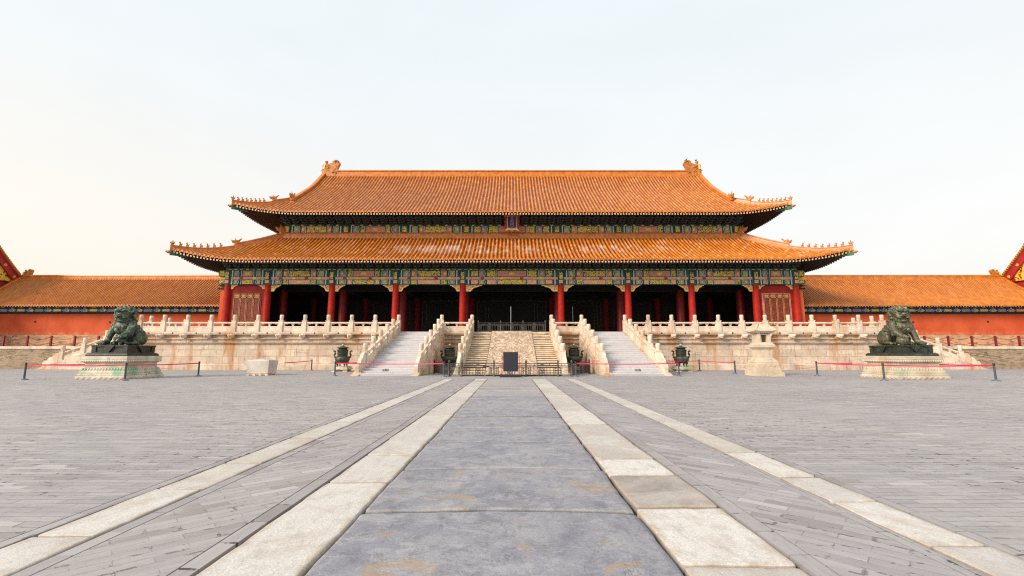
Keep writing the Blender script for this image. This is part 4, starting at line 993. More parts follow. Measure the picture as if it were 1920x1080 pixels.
# bracket sets
def bracket_mesh(m0, m1, sc):
    b = MB()
    def bx(*a): b.box(*[v*sc for v in a[:6]], a[6])
    bx(-.2,.2,-.2,.2,0,.2,0)
    for k in range(3):
        z = .2+.27*k
        bx(-.075,.075,-.42*(k+1)-.18,.1,z,z+.2,1)
        for y, L in ((-.42*k, .42+.06*k), (-.42*(k+1), .36)):
            bx(-L,L,y-.06,y+.06,z+.02,z+.16,0); bx(-L-.0,L,y-.068,y-.06,z+.02,z+.05,2)
            for x in (-L+.07, 0, L-.07): bx(x-.09,x+.09,y-.09,y+.09,z+.16,z+.262,1 if x else 0)
    bx(-.5,.5,-1.34,-1.2,1.0,1.14,0); bx(-.06,.06,-1.75,-.2,.98,1.12,1)
    return b.mesh('bracket_set', [m0, m1, M['brke']])
bk = [bracket_mesh(M['brkg'], M['brkb'], .92), bracket_mesh(M['brkb'], M['brkg'], .92)]
lt = empty('lower_bracket_tier', (0, YC-HY, 10.37-ZT)); lt.parent = hall
ut = empty('upper_bracket_tier', (0, YU-HY, 16.1-ZT)); ut.parent = hall
for x, i in [(-29.9+.996*i, i) for i in range(61)]: put('bracket_set', bk[i % 2], lt, (x, -.05, 0))
for x, i in [(-25.65+1.006*i, i) for i in range(52)]: o = put('bracket_set', bk[i % 2], ut, (x, -.05, 0)); o.scale = (1, 1, .82)
for s in (-1, 1):
    for k in range(10):
        put('bracket_set', bk[k % 2], lt, (s*29.95, 1.0+1.0*k, 0), s*pi/2); put('bracket_set', bk[k % 2], ut, (s*25.7, .9+1.0*k, 0), s*pi/2) if k < 9 else None
b = MB(); b.box(-29.9, 29.9, YC+.1, YC+.2, 10.36, 11.9); W_(b, 'bracket_board', M['flame'], lt)
b = MB(); b.box(-25.6, 25.6, YU+.1, YU+.2, 16.1, 17.4); W_(b, 'bracket_board', M['flame'], ut)
b = MB()
for s in (-1, 1): b.box(min(s*29.8, s*30.0), max(s*29.8, s*30.0), YC+.2, 2*HY-YC, 8.7, 11.9)
W_(b, 'side_board', M['dark'])
# name plaque
pq = empty('name_plaque', (0.03, YU-1.45, 15.14), 'blue name plaque with gilt characters in a red frame under the upper eave', 'plaque'); pq.rotation_euler = (radians(14), 0, 0); pq.scale = (.9, 1, .97)
b = MB(); b.box(-.57,.57,-.05,.05,.25,1.62); b.build('panel', M['plqblue'], pq)
b = MB()
for s in (-1, 1):
    P = [(.55,.25),(.62,.08),(.92,.0),(.86,.2),(.93,.5),(.88,.75),(.95,1.0),(.88,1.25),(.93,1.55),(.55,1.62)]; P = [(s*a, z) for a, z in P]
    b.prism(P if s > 0 else P[::-1], -.12, .06, 0); P = [(.55,.25),(.61,.25),(.61,1.62),(.55,1.62)]; P = [(s*a, z) for a, z in P]; b.prism(P if s > 0 else P[::-1], -.135, .06, 1)
b.box(-1.22,1.22,-.2,.06,1.62,1.70,0); b.box(-1.0,1.0,-.13,.06,1.58,1.62,1)
P = [(-.57,.25),(-.92,-.06),(-.62,-.05),(-.35,.06),(0,-.08),(.35,.06),(.62,-.05),(.92,-.06),(.57,.25)][::-1]; b.prism(P, -.16, .02, 1); 
b.prism([(-.50,.21),(-.7,.03),(-.35,.12),(0,.0),(.35,.12),(.7,.03),(.50,.21)][::-1], -.172, .03, 2)
b.build('frame', [M['plqred'], M['gilt'], M['pinkbr']], pq)
for i, chx in enumerate('太和門'):
    me = text_mesh(chx, .44); me.materials.clear(); me.materials.append(M['plqchar']); o = put('character', me, pq, (0,-.065,1.38-.42*i)); o.rotation_euler = (pi/2,0,0)
# birds
b = MB(); b.ball((0,0,.12), (.08,.16,.08), n=7); b.ball((0,-.15,.2), .06, n=6); b.tube([(0,-.2,.2), (0,-.27,.19)], [.02,.005], 5); b.tube([(0,.1,.12), (0,.38,.22)], [.05,.025], 6, flat=.4); b.tube([(.03,0,.06),(.03,0,-.02)], .008, 5); b.tube([(-.03,0,.06),(-.03,0,-.02)], .008, 5)
bird_me = b.mesh('bird', M['bird'])
for (x, z, rz, lab) in ((23.78, 27.49, -1.9, 'small dark bird perched on the round curl of the ridge ornament'), (25.13, 27.42, -1.2, 'small dark bird perched on the flared sword handle of the ridge ornament')):
    o = put('bird', bird_me, None, (x, HY, z), rz); o.rotation_euler = (radians(35), 0, rz); tag(o, lab, 'bird', 'birds on the roof ridge')

# ---------------------------------------------------------------- corridors, brick platforms, side gates
def flank(s, who):
    XA, XG = 30.9, 58.7
    pf = empty('brick_platform', (s*52, 47, 0), 'old brick platform with cream stone coping behind the '+who, 'platform', 'brick platforms beside the terrace')
    a, c = sorted((s*35.0, s*95)); b = MB(); b.box(a, c, 46.85, 62, -.05, 1.98); W_(b, 'wall', M['brickwall'], pf)
    b = MB()
    x = 35.0
    while x < 95:
        L = 2.6+.5*rnd.random(); p, q = sorted((s*x, s*min(95, x+L-.015))); b.box(p, q, 46.78, 47.5, 1.98, 2.24); x += L
    p, q = sorted((s*35, s*95)); b.box(p, q, 47.5, 61, 1.98, 2.22); W_(b, 'coping', M['marble'], pf)
    co = empty('corridor', (s*45, 52, 2.2), 'long low red walled corridor with orange tiled roof behind the '+who, 'building', 'corridors flanking the gate hall')
    b = MB(); p, q = sorted((s*XA, s*XG)); b.box(p, q, 50, 58, 3.52, 6.0); W_(b, 'wall', M['redwall'], co)
    b = MB(); b.box(p, q, 49.94, 58.05, 2.2, 3.52); W_(b, 'dado', M['brickdado'], co)
    b = MB(); b.box(p, q, 49.93, 58, 5.80, 6.0, 0); b.box(p, q, 49.80, 58, 6.0, 6.62, 1)
    n = 14; mod = (XG-XA)/n
    for i in range(n):
        x0 = min(s*XA, s*XG)+mod*i
        def pan(u0, u1, z0, z1, m, dy): b.box(x0+u0*mod, x0+u1*mod, 49.80-dy, 49.8, z0, z1, m)
        pan(.02,.05,6.02,6.5,2,.02); pan(.95,.98,6.02,6.5,2,.02)
        pan(.28,.72,6.06,6.34,3,.02); pan(.31,.69,6.10,6.30,4 if i % 2 else 5,.03)
        pan(.07,.16,6.06,6.34,5,.02); pan(.84,.93,6.06,6.34,4,.02); pan(.19,.23,6.15,6.25,6,.02); pan(.77,.81,6.15,6.25,6,.02)
        P = [(x0+.5*mod-.35,6.42),(x0+.5*mod+.35,6.42),(x0+.5*mod,6.6)]; b.prism(P, 49.77, 49.8, 7)
    W_(b, 'painted_frieze', [M['soffit'], M['blue'], M['whiteline'], M['teal'], M['lilac'], M['gilt'], M['whiteline'], M['brke']], co)
    pr = [(0,10.40),(1.7,8.95),(3.5,7.66),(5.3,6.62)]
    b = MB(); b.uv = []; SS = []
    for sg in (1, -1):
        S1 = Slope(pr, 200, 200, 0, 5.3, 0, 0, (lambda u, v, z: (u, 54-v, z)) if sg > 0 else (lambda u, v, z: (-u, 54+v, z)))
        S1.Lc = 62; S1.L0 = 62; S1.flare = .01; S1.sk = lambda u: 0.
        lo, hi = sorted((s*XA, s*(XG+6.0)))
        if sg < 0: lo, hi = -hi, -lo
        S1.tiles(.31, .10, b, lo, hi); SS.append((S1, lo, hi))
    rf = W_(b, 'roof', [M['tile_co'], M['ridge']], co)
    b = MB(); S1, lo, hi = SS[0]; n = int((hi-lo)/.285)
    for i in range(n):
        u = lo+.285*i; P = []
        for zz in (-.22, -.12):
            for (uu, v) in ((u-.05, 5.2), (u+.05, 5.2), (u+.05, 4.0), (u-.05, 4.0)): P.append(S1.p(uu, v, zz))
        b.hexa(P, 0); b.add([Vector(P[k])+Vector((0,-.004,0)) for k in (0,1,5,4)], [(0,1,2,3)], 1)
    b.add([S1.p(lo,5.2,-.10),S1.p(hi,5.2,-.10),S1.p(hi,3.4,-.15),S1.p(lo,3.4,-.15)], [(0,1,2,3)], 0)
    tag(W_(b, 'eave_rafters', [M['blue'], M['teal']], rf), kind='stuff')
    b = MB(); ridge_sweep(b, [(s*XA, 54, 10.3), (s*XG, 54, 10.3)], .55, .42); W_(b, 'ridge', M['ridge'], rf)
    o = put('ridge_ornament', ch_me, rf); o.location = Vector((s*(XG-.1), 54, 10.3))-co.location-rf.location; o.scale = (-s*.45, .6, .5)
    for vx, vz in ((52.2, 4.95), (44.0, 4.9), (40.2, 4.9)):
        v = MB(); v.box(s*vx-.09, s*vx+.09, 49.97, 50.0, vz-.09, vz+.09); W_(v, 'vent', M['hole'], co)
    # chain fence on the platform edge
    cf = empty('chain_fence', (s*50, 47.15, 2.24), 'dark red posts linked by drooping chains on the platform behind the '+who, 'fence', 'chain fences on the brick platforms')
    pm = MB(); pm.box(-.075,.075,-.075,.075,.04,1.08); pm.box(-.2,.2,-.16,.16,0,.06,1); pme = pm.mesh('post', [M['darkred'], M['irond']])
    x = 37.6; L = 2.43; xs = []
    while x < 62: xs.append(x); x += L
    for x in xs: put('post', pme, cf, Vector((s*x, 47.15, 2.24))-cf.location)
    for p, q in zip(xs[:-1], xs[1:]):
        c = MB()
        for zt, dp in ((.98, .28), (.40, .24)): c.tube([(s*(p+(q-p)*k/10), 47.15, 2.24+zt-dp*(1-(k/5-1)**2)) for k in range(11)], .022, 5)
        W_(c, 'chain', M['chain'], cf)
    # the neighbouring gate house whose gable rises beyond the corridor end
    gt = empty('side_gate', (s*66, 51, 2.2), 'neighbouring gate house with red and gold gable beyond the corridor behind the '+who, 'building', 'neighbouring gate houses')
    x0, x1 = XG, 74.
    gp = [(0,14.9),(1.0,13.6),(2.3,12.15),(3.6,10.8),(5.2,9.3),(7.2,8.0)]; yc = 50.0
    b = MB(); b.uv = []
    for sg in (1, -1):
        S1 = Slope(gp, 200, 200, 0, 7.2, 0, 0, (lambda u, v, z: (u, yc-v, z)) if sg > 0 else (lambda u, v, z: (-u, yc+v, z))); S1.Lc = 80; S1.L0 = 80; S1.sk = lambda u: 0.
        lo, hi = sorted((s*(x0+.3), s*x1))
        if sg < 0: lo, hi = -hi, -lo
        S1.tiles(.36, .09, b, lo, hi)
    gr = W_(b, 'roof', [M['tile_co'], M['ridge']], gt)
    ev = lambda v: interp(smoothprof(gp), v)
    P = [(yc-v, ev(v)-.1) for v in (4.4,3.6,2.6,1.8,.9,0)]+[(yc+v, ev(v)-.1) for v in (.9,1.8,2.6,3.6,4.4)]
    b = MB(); q = sorted((s*(x0+.35), s*(x0+.6))); b.prism(P[::-1], q[0], q[1], 0, 'X'); W_(b, 'gable_panel', M['gpan'], gt)
    b = MB(); q = sorted((s*(x0+.62), s*(x0+.8))); b.prism([(yc-6.2, 8.0), (yc+6.2, 8.0), (yc+4.5, 10.1), (yc-4.5, 10.1)], q[0], q[1], 0, 'X'); W_(b, 'gable_foot', M['bargeboard'], gt)
    for dirn in (-1, 1):
        b = MB(); vs = [.0,.5,.9,1.4,1.8,2.2,2.6,3.1,3.6,4.2]
        P = [(yc+dirn*v, ev(v)+.05) for v in vs]+[(yc+dirn*max(0, v-.25), ev(v)-.78-.15*v/4) for v in reversed(vs)]
        q = sorted((s*(x0+.12), s*(x0+.33))); b.prism(P if dirn < 0 else P[::-1], q[0], q[1], 0, 'X'); 
        for (v, dz) in ((.9,-.5),(2.2,-.55),(3.3,-.6)):
            for j in range(7):
                a = 2*pi*j/6 if j else 0; rr = .12 if j else 0.
                b.ball((s*(x0+.10), yc+dirn*(v-.1)+rr*cos(a), ev(v)+dz+rr*sin(a)), (.03,.06,.06), 1, n=5)
        W_(b, 'bargeboard', [M['bargeboard'], M['gilt']], gt)
        b = MB(); b.tube([(s*(x0+.1), yc+dirn*v, ev(v)+.16) for v in vs], .15, 8)
        for j in range(24):
            v = .1+4.1*j/24; b.tube([(s*(x0-.22), yc+dirn*v, ev(v)+.02), (s*(x0+.3), yc+dirn*v, ev(v)+.06)], .085, 8)
        W_(b, 'vertical_ridge', M['ridge'], gr)
    b = MB(); ridge_sweep(b, [(s*(x0+.2), yc, 14.8), (s*x1, yc, 14.8)], .7, .5); W_(b, 'main_ridge', M['ridge'], gr)
    # ridge along the seam where the corridor roof meets the gable
    S1 = SS[0][0]; b = MB(); ridge_sweep(b, [Vector(S1.p(s*(XG+.05), .1+3.0*i/10)) for i in range(11)], .38, .4); W_(b, 'seam_ridge', M['ridge'], gr)
    b = MB(); p, q = sorted((s*(x0+.6), s*x1)); b.box(p, q, yc-5, yc+5, 2.2, 8.6); W_(b, 'wall', M['redwall'], gt)
flank(-1, 'green lion'); flank(1, 'brown lion')

# ---------------------------------------------------------------- lions
def lion_mesh(name, mat, s):
    """seated guardian lion facing -Y; s = side (+1/-1 in x) of the raised paw"""
    b = MB(); B = b.ball
    b.chain([(0,-.22,1.18,.52),(0,.12,1.0,.56),(0,.5,.72,.60),(0,.62,.5,.55)], n=9); B((0,-.46,1.08), (.50,.34,.46))
    for k in (-1, 1):
        B((k*.56,-.22,1.16), (.28,.34,.40)); B((k*.60,.48,.52), (.34,.50,.50)); B((k*.70,.62,.42), (.28,.36,.40))
        B((k*.74,.02,.13), (.19,.36,.13)); [B((k*.74+(j-1.5)*.105,-.32,.10), (.065,.10,.085), n=6) for j in range(4)]
        B((k*.72,.12,.42), (.2,.22,.3))
        # leg tufts
        for j in range(4): B((k*.84,.2+.17*j,.95-.14*j), (.07,.10,.10), n=6)
    # planted leg
    k = -s; b.chain([(k*.60,-.34,1.05,.26),(k*.68,-.52,.62,.20),(k*.74,-.64,.24,.185)], n=8); B((k*.76,-.80,.14), (.22,.30,.15)); [B((k*.76+(j-1.5)*.12,-1.05,.10), (.072,.12,.095), n=6) for j in range(4)]
    for j in range(4): B((k*.80,-.36+.02*j,.98-.2*j), (.08,.09,.11), n=6)
    # raised leg
    k = s; b.chain([(k*.60,-.34,1.05,.27),(k*.66,-.60,.74,.23),(k*.52,-.84,.58,.18)], n=8); B((k*.48,-.92,.53), (.22,.26,.13)); [B((k*.48+(j-1.5)*.115,-1.12,.47), (.068,.11,.09), n=6) for j in range(4)]
    for j in range(4): B((k*.84,-.36-.05*j,1.0-.12*j), (.07,.09,.09), n=6)
    # neck, then the head, turned towards the path
    b.chain([(0,-.22,1.40,.50),(0,-.32,1.75,.46)], n=9); h0 = len(b.v); B((0,-.36,1.92), (.50,.46,.44))
    B((0,-.70,1.90), (.40,.22,.26)); B((0,-.84,1.77), (.35,.22,.095)); B((0,-1.02,1.86), (.16,.10,.09)); [B((k*.12,-.98,1.82), (.07,.07,.06), n=6) for k in (-1, 1)]
    B((0,-.70,1.43), (.30,.26,.07)); B((0,-.93,1.45), (.17,.07,.06)); B((0,-.58,1.40), (.24,.18,.10))
    for k in (-1, 1):
        B((k*.30,-.76,1.72), (.13,.16,.13)); B((k*.21,-.92,2.09), (.21,.15,.085), rot=Matrix.Rotation(k*-.25, 3, 'Y')); B((k*.19,-.90,1.955), (.075,.05,.055), n=7)
        B((k*.50,-.58,1.98), (.05,.12,.19), rot=Matrix.Rotation(k*.5, 3, 'Y')); B((k*.24,-.92,1.66), (.12,.10,.05)); B((k*.36,-.62,1.55), (.10,.14,.12))
    B((0,-.86,2.17), (.16,.14,.11))
    # mane curls in rows
    for row in range(9):
        el = -62+17.5*row; n = max(1, int(13*cos(radians(el))))
        for j in range(n):
            az = 2*pi*(j+(row % 2)*.5)/n; d = Vector((cos(az)*cos(radians(el)), sin(az)*cos(radians(el)), sin(radians(el))))
            if d.y < -.42 and d.z < .62: continue
            p = Vector((0,-.30,1.88))+Vector((d.x*.60, d.y*.52, d.z*.50)); B(p, .112, n=6); B(p+d*.07, .06, n=5)
    q = Matrix.Rotation(s*radians(15), 4, 'Z'); cp = Vector((0,-.28,0))
    for i in range(h0, len(b.v)):
        p = q @ (Vector(b.v[i])-cp); b.v[i] = tuple(p+cp+Vector((0,.06,.03)))
    for row in range(3):
        for j in range(9):
            a = pi*(j/8.); B((.60*cos(a)*(1-.06*row), .05+.42*sin(a)*(1-.05*row)-.1, 1.52-.17*row), .10, n=6)
    # collar, bell, tassels
    ring = [(.56*sin(2*pi*j/28), -.30-.46*cos(2*pi*j/28), 1.28+.16*(-cos(2*pi*j/28))*1.0) for j in range(29)]
    for p in ring: B((p[0], p[1], p[2]), .062, n=6)
    B((0,-.86,.94), (.12,.11,.13), n=8); [B((k*.36,-.72,1.08), (.09,.08,.12), n=6) for k in (-1, 1)]
    for k in (-1, 1): B((k*.62,-.50,1.18), (.12,.10,.14), n=7)
    for j in range(7): B((0,.42+.09*j,1.36-.10*j), (.13,.1,.12), n=6)
    b.chain([(0,1.05,.45,.14),(0,1.12,.9,.16),(0,1.02,1.25,.10)], n=6); [B((k*.13,1.1,.95), (.12,.12,.2), n=6) for k in (-1, 1)]
    b.v = [(p[0]*.87, p[1]*.87, p[2]) for p in b.v]
    return remesh(b, name, mat, .018, 1)
def lion(X, s, mat, matp, plmat, lab, plab, other):
    Y0 = 28.72
    pl = empty('stone_plinth', (X, Y0, 0), plab, 'plinth', 'lion plinths')
    b = MB(); b.sqlathe([(1.50,-.03),(1.51,.14),(1.47,.18),(1.44,.22),(1.46,.27),(1.44,.31),(1.36,.33)])
    for side in range(4):   # scalloped foot
        for j in range(9):
            t = -1.3+2.6*j/8; x, y = [(t,-1.5),(1.5,t),(t,1.5),(-1.5,t)][side]; b.ball((x, y, .07), (.13 if side % 2 == 0 else .04, .04 if side % 2 == 0 else .13, .07), n=6)
    b.build('foot', plmat, pl)
    b = MB(); b.sqlathe([(1.38,.33),(1.39,.40),(1.36,.50),(1.30,.60),(1.24,.66),(1.24,.68)])
    for side in range(4):
        for j in range(15):
            t = -1.22+2.44*j/14; x, y = [(t,-1.33),(1.33,t),(t,1.33),(-1.33,t)][side]; b.ball((x, y, .56), (.075 if side % 2 == 0 else .05, .05 if side % 2 == 0 else .075, .10), n=5)
    b.build('lower_moulding', plmat, pl)
    b = MB(); b.sqlathe([(1.21,.66),(1.21,.96)]); b.build('waist', plmat, pl)
    b = MB(); b.sqlathe([(1.24,.95),(1.30,1.0),(1.37,1.06),(1.37,1.12),(1.34,1.14),(1.36,1.17),(1.36,1.36)])
    for side in range(4):
        for j in range(20):
            t = -1.30+2.6*j/19; x, y = [(t,-1.35),(1.35,t),(t,1.35),(-1.35,t)][side]; b.ball((x, y, 1.05), .055, n=5)
    b.build('upper_moulding', plmat, pl)
    L = empty('lion_statue', (X, Y0, 1.36), lab, 'statue', 'guardian lions')
    b = MB(); b.sqlathe([(1.24,.0),(1.25,.06),(1.20,.14),(1.13,.18)]); b.build('lower_slab', M['bronzed'], L)
    b = MB(); b.sqlathe([(1.07,.18),(1.07,.24)]); b.sqlathe([(1.02,.24),(1.02,.56)]); b.sqlathe([(1.10,.56),(1.10,.66)])
    for side in range(4):
        def sbox(t0, t1, d, z0, z1):
            if side == 0: b.box(t0,t1,-1.02-d,-1.0,z0,z1)
            elif side == 1: b.box(1.0,1.02+d,t0,t1,z0,z1)
            elif side == 2: b.box(t0,t1,1.0,1.02+d,z0,z1)
            else: b.box(-1.02-d,-1.0,t0,t1,z0,z1)
        e = 1.075 if side in (0, 2) else 1.0; f = .055 if side in (0, 2) else .052
        sbox(-e,-.82,f,.241,.559); sbox(.82,e,f,.241,.559)
        tri = [(-.36,.66),(0,.22),(.36,.66)]
        if side in (0, 2): b.prism(tri, -1.13 if side == 0 else 1.0, -1.0 if side == 0 else 1.13, 0)
        else: b.prism(tri, 1.0 if side == 1 else -1.13, 1.13 if side == 1 else -1.0, 0, 'X')
    b.build('pedestal', M['bronzed'], L)
    put('body', lion_mesh('body', mat, s), L, (0, 0, .655))
    b = MB(); k = s
    if other == 'ball':
        b.ball((k*.42,-.76,.28), .30, n=14)
        for j in range(6): a = pi*j/6; b.tube([(k*.42+.305*cos(t/10*2*pi)*cos(a), -.76+.305*cos(t/10*2*pi)*sin(a), .28+.305*sin(t/10*2*pi)) for t in range(11)], .02, 5)
        b.build('ball', M['bronzeb'], L, (0,0,.655))
    else:
        b.ball((k*.46,-.80,.22), (.22,.30,.17)); b.ball((k*.40,-1.02,.30), (.17,.16,.16)); b.ball((k*.40,-1.17,.25), (.09,.07,.06))
        for q in (-1, 1): b.ball((k*.40+q*.10,-1.13,.36), .05, n=6); b.ball((k*.40+q*.15,-1.0,.42), .06, n=6); b.ball((k*.40+q*.2,-1.12,.09), (.07,.13,.08), n=6); b.ball((k*.5+q*.22,-.72,.11), (.1,.18,.1), n=6)
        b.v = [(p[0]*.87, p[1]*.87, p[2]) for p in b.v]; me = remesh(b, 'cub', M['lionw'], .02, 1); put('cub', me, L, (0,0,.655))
    # drape corner hanging over the pedestal
    return L
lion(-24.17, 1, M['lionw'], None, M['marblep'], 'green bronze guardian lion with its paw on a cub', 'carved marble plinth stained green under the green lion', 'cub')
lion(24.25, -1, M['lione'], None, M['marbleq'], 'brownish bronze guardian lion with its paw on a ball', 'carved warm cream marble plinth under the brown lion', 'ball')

# ---------------------------------------------------------------- censers
def censer(x, y, knob, lab, slab):
    st = empty('censer_pedestal', (x, y, 0), slab, 'pedestal', 'stone pedestals of the censers')
    b = MB(); b.box(-.62,.62,-.62,.62,.30,.44); b.box(-.68,.68,-.68,.68,.20,.30); b.build('top_slab', M['marblep'], st)
    b = MB()
    for sx in (-1, 1):
        for sy in (-1, 1): b.sqlathe([(.2,0),(.2,.06),(.12,.1),(.14,.2)], 0, (sx*.46, sy*.46, -.02))
    b.box(-.45,.45,-.45,.45,-.02,.12); b.build('foot', M['marblep'], st)
    c = empty('bronze_censer', (x, y, .44), lab, 'censer', 'bronze censers')
    b = MB(); b.lathe([(.1,.26),(.36,.30),(.54,.42),(.60,.56),(.60,.68),(.57,.76),(.46,.82),(.42,.84)], 24); b.build('bowl', M['bronze'], c)
    b = MB(); b.lathe([(.40,.83),(.41,.9),(.43,1.22),(.45,1.30),(.47,1.32),(.47,1.38),(.40,1.40)], 24); b.lathe([(.43,1.02),(.445,1.03),(.445,1.07),(.43,1.08)], 24); b.build('neck', M['bronzed'], c)
    b = MB(); b.lathe([(.36,1.40),(.36,1.49),(.50,1.50),(.51,1.54),(.40,1.60),(.2,1.66),(.08,1.68)], 24); b.build('lid', M['bronzed'], c)
    b = MB(); b.lathe([(.05,1.66),(.06,1.70),(.11,1.74),(.11,1.80),(.06,1.85),(.0,1.87)], 12); b.build('knob', M[knob], c)
    for s in (-1, 1):
        b = MB(); b.tube([(s*.52,0,.72),(s*.66,0,.78),(s*.70,0,.92),(s*.63,0,1.08),(s*.62,0,1.2),(s*.72,0,1.28),(s*.84,0,1.27)], [.09,.09,.085,.08,.08,.075,.03], 8); b.build('handle', M['bronze'], c)
    for k in range(4):
        a = pi/4+pi/2*k; b = MB(); b.tube([(.40*cos(a),.40*sin(a),.48),(.46*cos(a),.46*sin(a),.28),(.40*cos(a),.40*sin(a),.12),(.43*cos(a),.43*sin(a),-.01)], [.15,.12,.075,.11], 9); b.build('leg', M['bronze'], c)
censer(-14.27, 38.9, 'knobg', 'bronze censer with green knob between the pale stone block and the covered stairs', 'carved stone base of the censer nearest the pale stone block')
censer(-5.10, 37.9, 'knoby', 'bronze censer tucked between the central stairs and the stairs toward the pale stone block', 'carved stone base of the censer beside the central stairs toward the green lion')
censer(5.12, 37.9, 'knoby', 'bronze censer tucked between the central stairs and the stairs toward the stone pavilion', 'carved stone base of the censer beside the central stairs toward the brown lion')
censer(14.30, 38.9, 'knobg', 'bronze censer with green knob between the covered stairs and the stone pavilion', 'carved stone base of the censer nearest the stone pavilion')

# ---------------------------------------------------------------- stone block and stone pavilion
o = empty('stone_block', (-17.66, 32.75, 0), 'pale squat stone chest standing alone on the courtyard', 'stone block')
b = MB(); b.sqlathe([(1.02,.20),(1.03,.24),(1.07,.55),(1.11,.98),(1.10,1.02)], 0, wy=.8); b.build('body', M['whiteblk'], o)
b = MB(); b.sqlathe([(1.05,1.02),(1.00,1.06),(.5,1.10)], 0, wy=.8); b.ball((.0,0,1.04), (.5,.4,.12), n=9); b.ball((-.28,-.1,1.05), (.3,.3,.1), n=8); b.build('lid', M['whiteblk'], o)
b = MB(); b.sqlathe([(.98,.05),(1.0,.12),(1.06,.16),(1.04,.2)], 0, wy=.8)
for sx in (-1, -.33, .33, 1):
    for sy in (-1, 1): b.sqlathe([(.13,-.03),(.11,.1)], 0, (sx*.92, sy*.75, 0))
b.build('foot', M['marble'], o)
for c in o.children: c.scale = (.71, .71, 1)
o = empty('stone_pavilion', (17.32, 31.85, 0), 'cream marble miniature pavilion with hipped roof on a stepped pedestal', 'pavilion')
b = MB(); b.box(-1.24,1.1,-1.2,1.2,-.03,.46); b.box(-1.16,1.05,-1.12,1.12,.46,.60); b.hexa([(-.35,-1.36,-.03),(1.32,-1.36,-.03),(1.32,1.0,-.03),(-.35,1.0,-.03),(-.33,-1.33,.28),(1.26,-1.30,.28),(1.26,1.0,.28),(-.33,1.0,.28)]); b.build('base', M['lantern'], o)
b = MB(); b.sqlathe([(.98,.60),(.98,.68),(1.0,.70),(1.0,.80),(.97,.84),(.97,.92),(.90,1.02),(.78,1.12),(.70,1.18),(.66,1.20)])
for side in range(4):
    for j in (-.5, 0, .5): x, y = [(j,-.98),(.98,j),(j,.98),(-.98,j)][side]; b.ball((x, y, .66), (.2 if side % 2 == 0 else .04, .04 if side % 2 == 0 else .2, .05), n=6)
b.build('lower_moulding', M['lantern'], o)
b = MB(); b.sqlathe([(.62,1.20),(.62,1.76)]); b.build('shaft', M['lantern'], o)
b = MB(); b.sqlathe([(.64,1.74),(.68,1.80),(.82,1.90),(.86,1.94),(.86,2.10),(.78,2.14),(.72,2.2),(.70,2.24)]); b.build('cornice', M['lantern'], o)
b = MB()
for sx in (-1, 1):
    for sy in (-1, 1): b.box(sx*.50-.11, sx*.50+.11, sy*.50-.11, sy*.50+.11, 2.24, 2.90)
for sg in (-1, 1):
    y0, y1 = sorted((sg*.42, sg*.52)); b.box(-.39,-.25,y0,y1,2.24,2.86); b.box(.25,.39,y0,y1,2.24,2.86); b.box(-.25,.25,y0,y1,2.24,2.28); b.box(-.25,.25,y0,y1,2.78,2.86); b.box(-.39,.39,*sorted((sg*.55, sg*.50)),2.78,2.86)
    x0, x1 = sorted((sg*.42, sg*.52)); b.box(x0,x1,-.39,.39,2.24,2.86)
b.box(-.41,.41,-.41,.41,2.24,2.27); b.build('chamber', M['lantern'], o)
b = MB(); R = [(.62,2.88),(.80,2.94),(1.0,3.02),(.98,3.10),(.78,3.22),(.55,3.38),(.36,3.52),(.26,3.56)]
n = 8; vs = []
for w, z in R:
    for k in range(4):
        A = [(-1,-1),(1,-1),(1,1),(-1,1)][k]; C = [(-1,-1),(1,-1),(1,1),(-1,1)][(k+1) % 4]
        for j in range(n):
            t = j/n; x = A[0]+(C[0]-A[0])*t; y = A[1]+(C[1]-A[1])*t; e = abs(2*t-1)**3
            vs.append((x*w*(1+.05*e), y*w*(1+.05*e), z+(.07*e if .9 < w else 0)))
m = 4*n; b.add(vs, [(i*m+k, i*m+(k+1) % m, (i+1)*m+(k+1) % m, (i+1)*m+k) for i in range(len(R)-1) for k in range(m)]+[tuple(range((len(R)-1)*m, len(R)*m))])
for sx in (-1, 1):
    for sy in (-1, 1): b.tube([(sx*w*1.02, sy*w*1.02, z+.02) for w, z in ((1.0,3.10),(.78,3.23),(.55,3.39),(.36,3.53))], .055, 6)
b.tube([(-.28,0,3.58),(.28,0,3.58)], .07, 6); b.build('roof', M['lantern'], o)
for c in o.children: c.scale = (.70, .70, 1)

# ---------------------------------------------------------------- railings, notice board
def rail_panel(L, h=.84, m=None):
    b = MB(); r_ = .021
    def bar(x0, z0, x1, z1, r=r_): b.tube([(x0,0,z0),(x1,0,z1)], r, 5, 0, False)
    for z in (.10, .62, .70, h): bar(0, z, L, z, .025)
    for c in (0., L):
        d = 1 if c == 0 else -1
        for k in range(4): bar(c+d*(.05+.0*k), .10+.14*k, c+d*.16, .10+.14*k)
        bar(c+d*.16, .10, c+d*.16, .62); bar(c+d*.09, .10, c+d*.09, .62)
    n = max(2, int((L-.5)/.2))
    for i in range(n+1):
        x = .26+(L-.52)*i/n
        if abs(x-L/2) > .17: bar(x, .10, x, .62)
    for i in range(3):
        x = L*(i+1)/4; bar(x, .70, x, h)
    if L > 1.5:
        xc = L/2
        for (a, z0, c, z1) in ((-.16,.12,.16,.60),(-.16,.60,.16,.12),(-.16,.36,.16,.36),(0,.12,0,.60),(-.16,.12,-.16,.60),(.16,.12,.16,.60),(-.16,.36,0,.6),(0,.6,.16,.36),(.16,.36,0,.12),(0,.12,-.16,.36)): bar(xc+a, z0, xc+c, z1, .018)
        b.box(xc-.12, xc+.12, -.012, .012, .715, .80)
    return b
def rail_post():
    b = MB(); b.lathe([(.09,0),(.09,.05),(.05,.08),(.045,.9),(.06,.92),(.05,.95),(.06,1.0),(.03,1.07),(0,1.1)], 10); return b
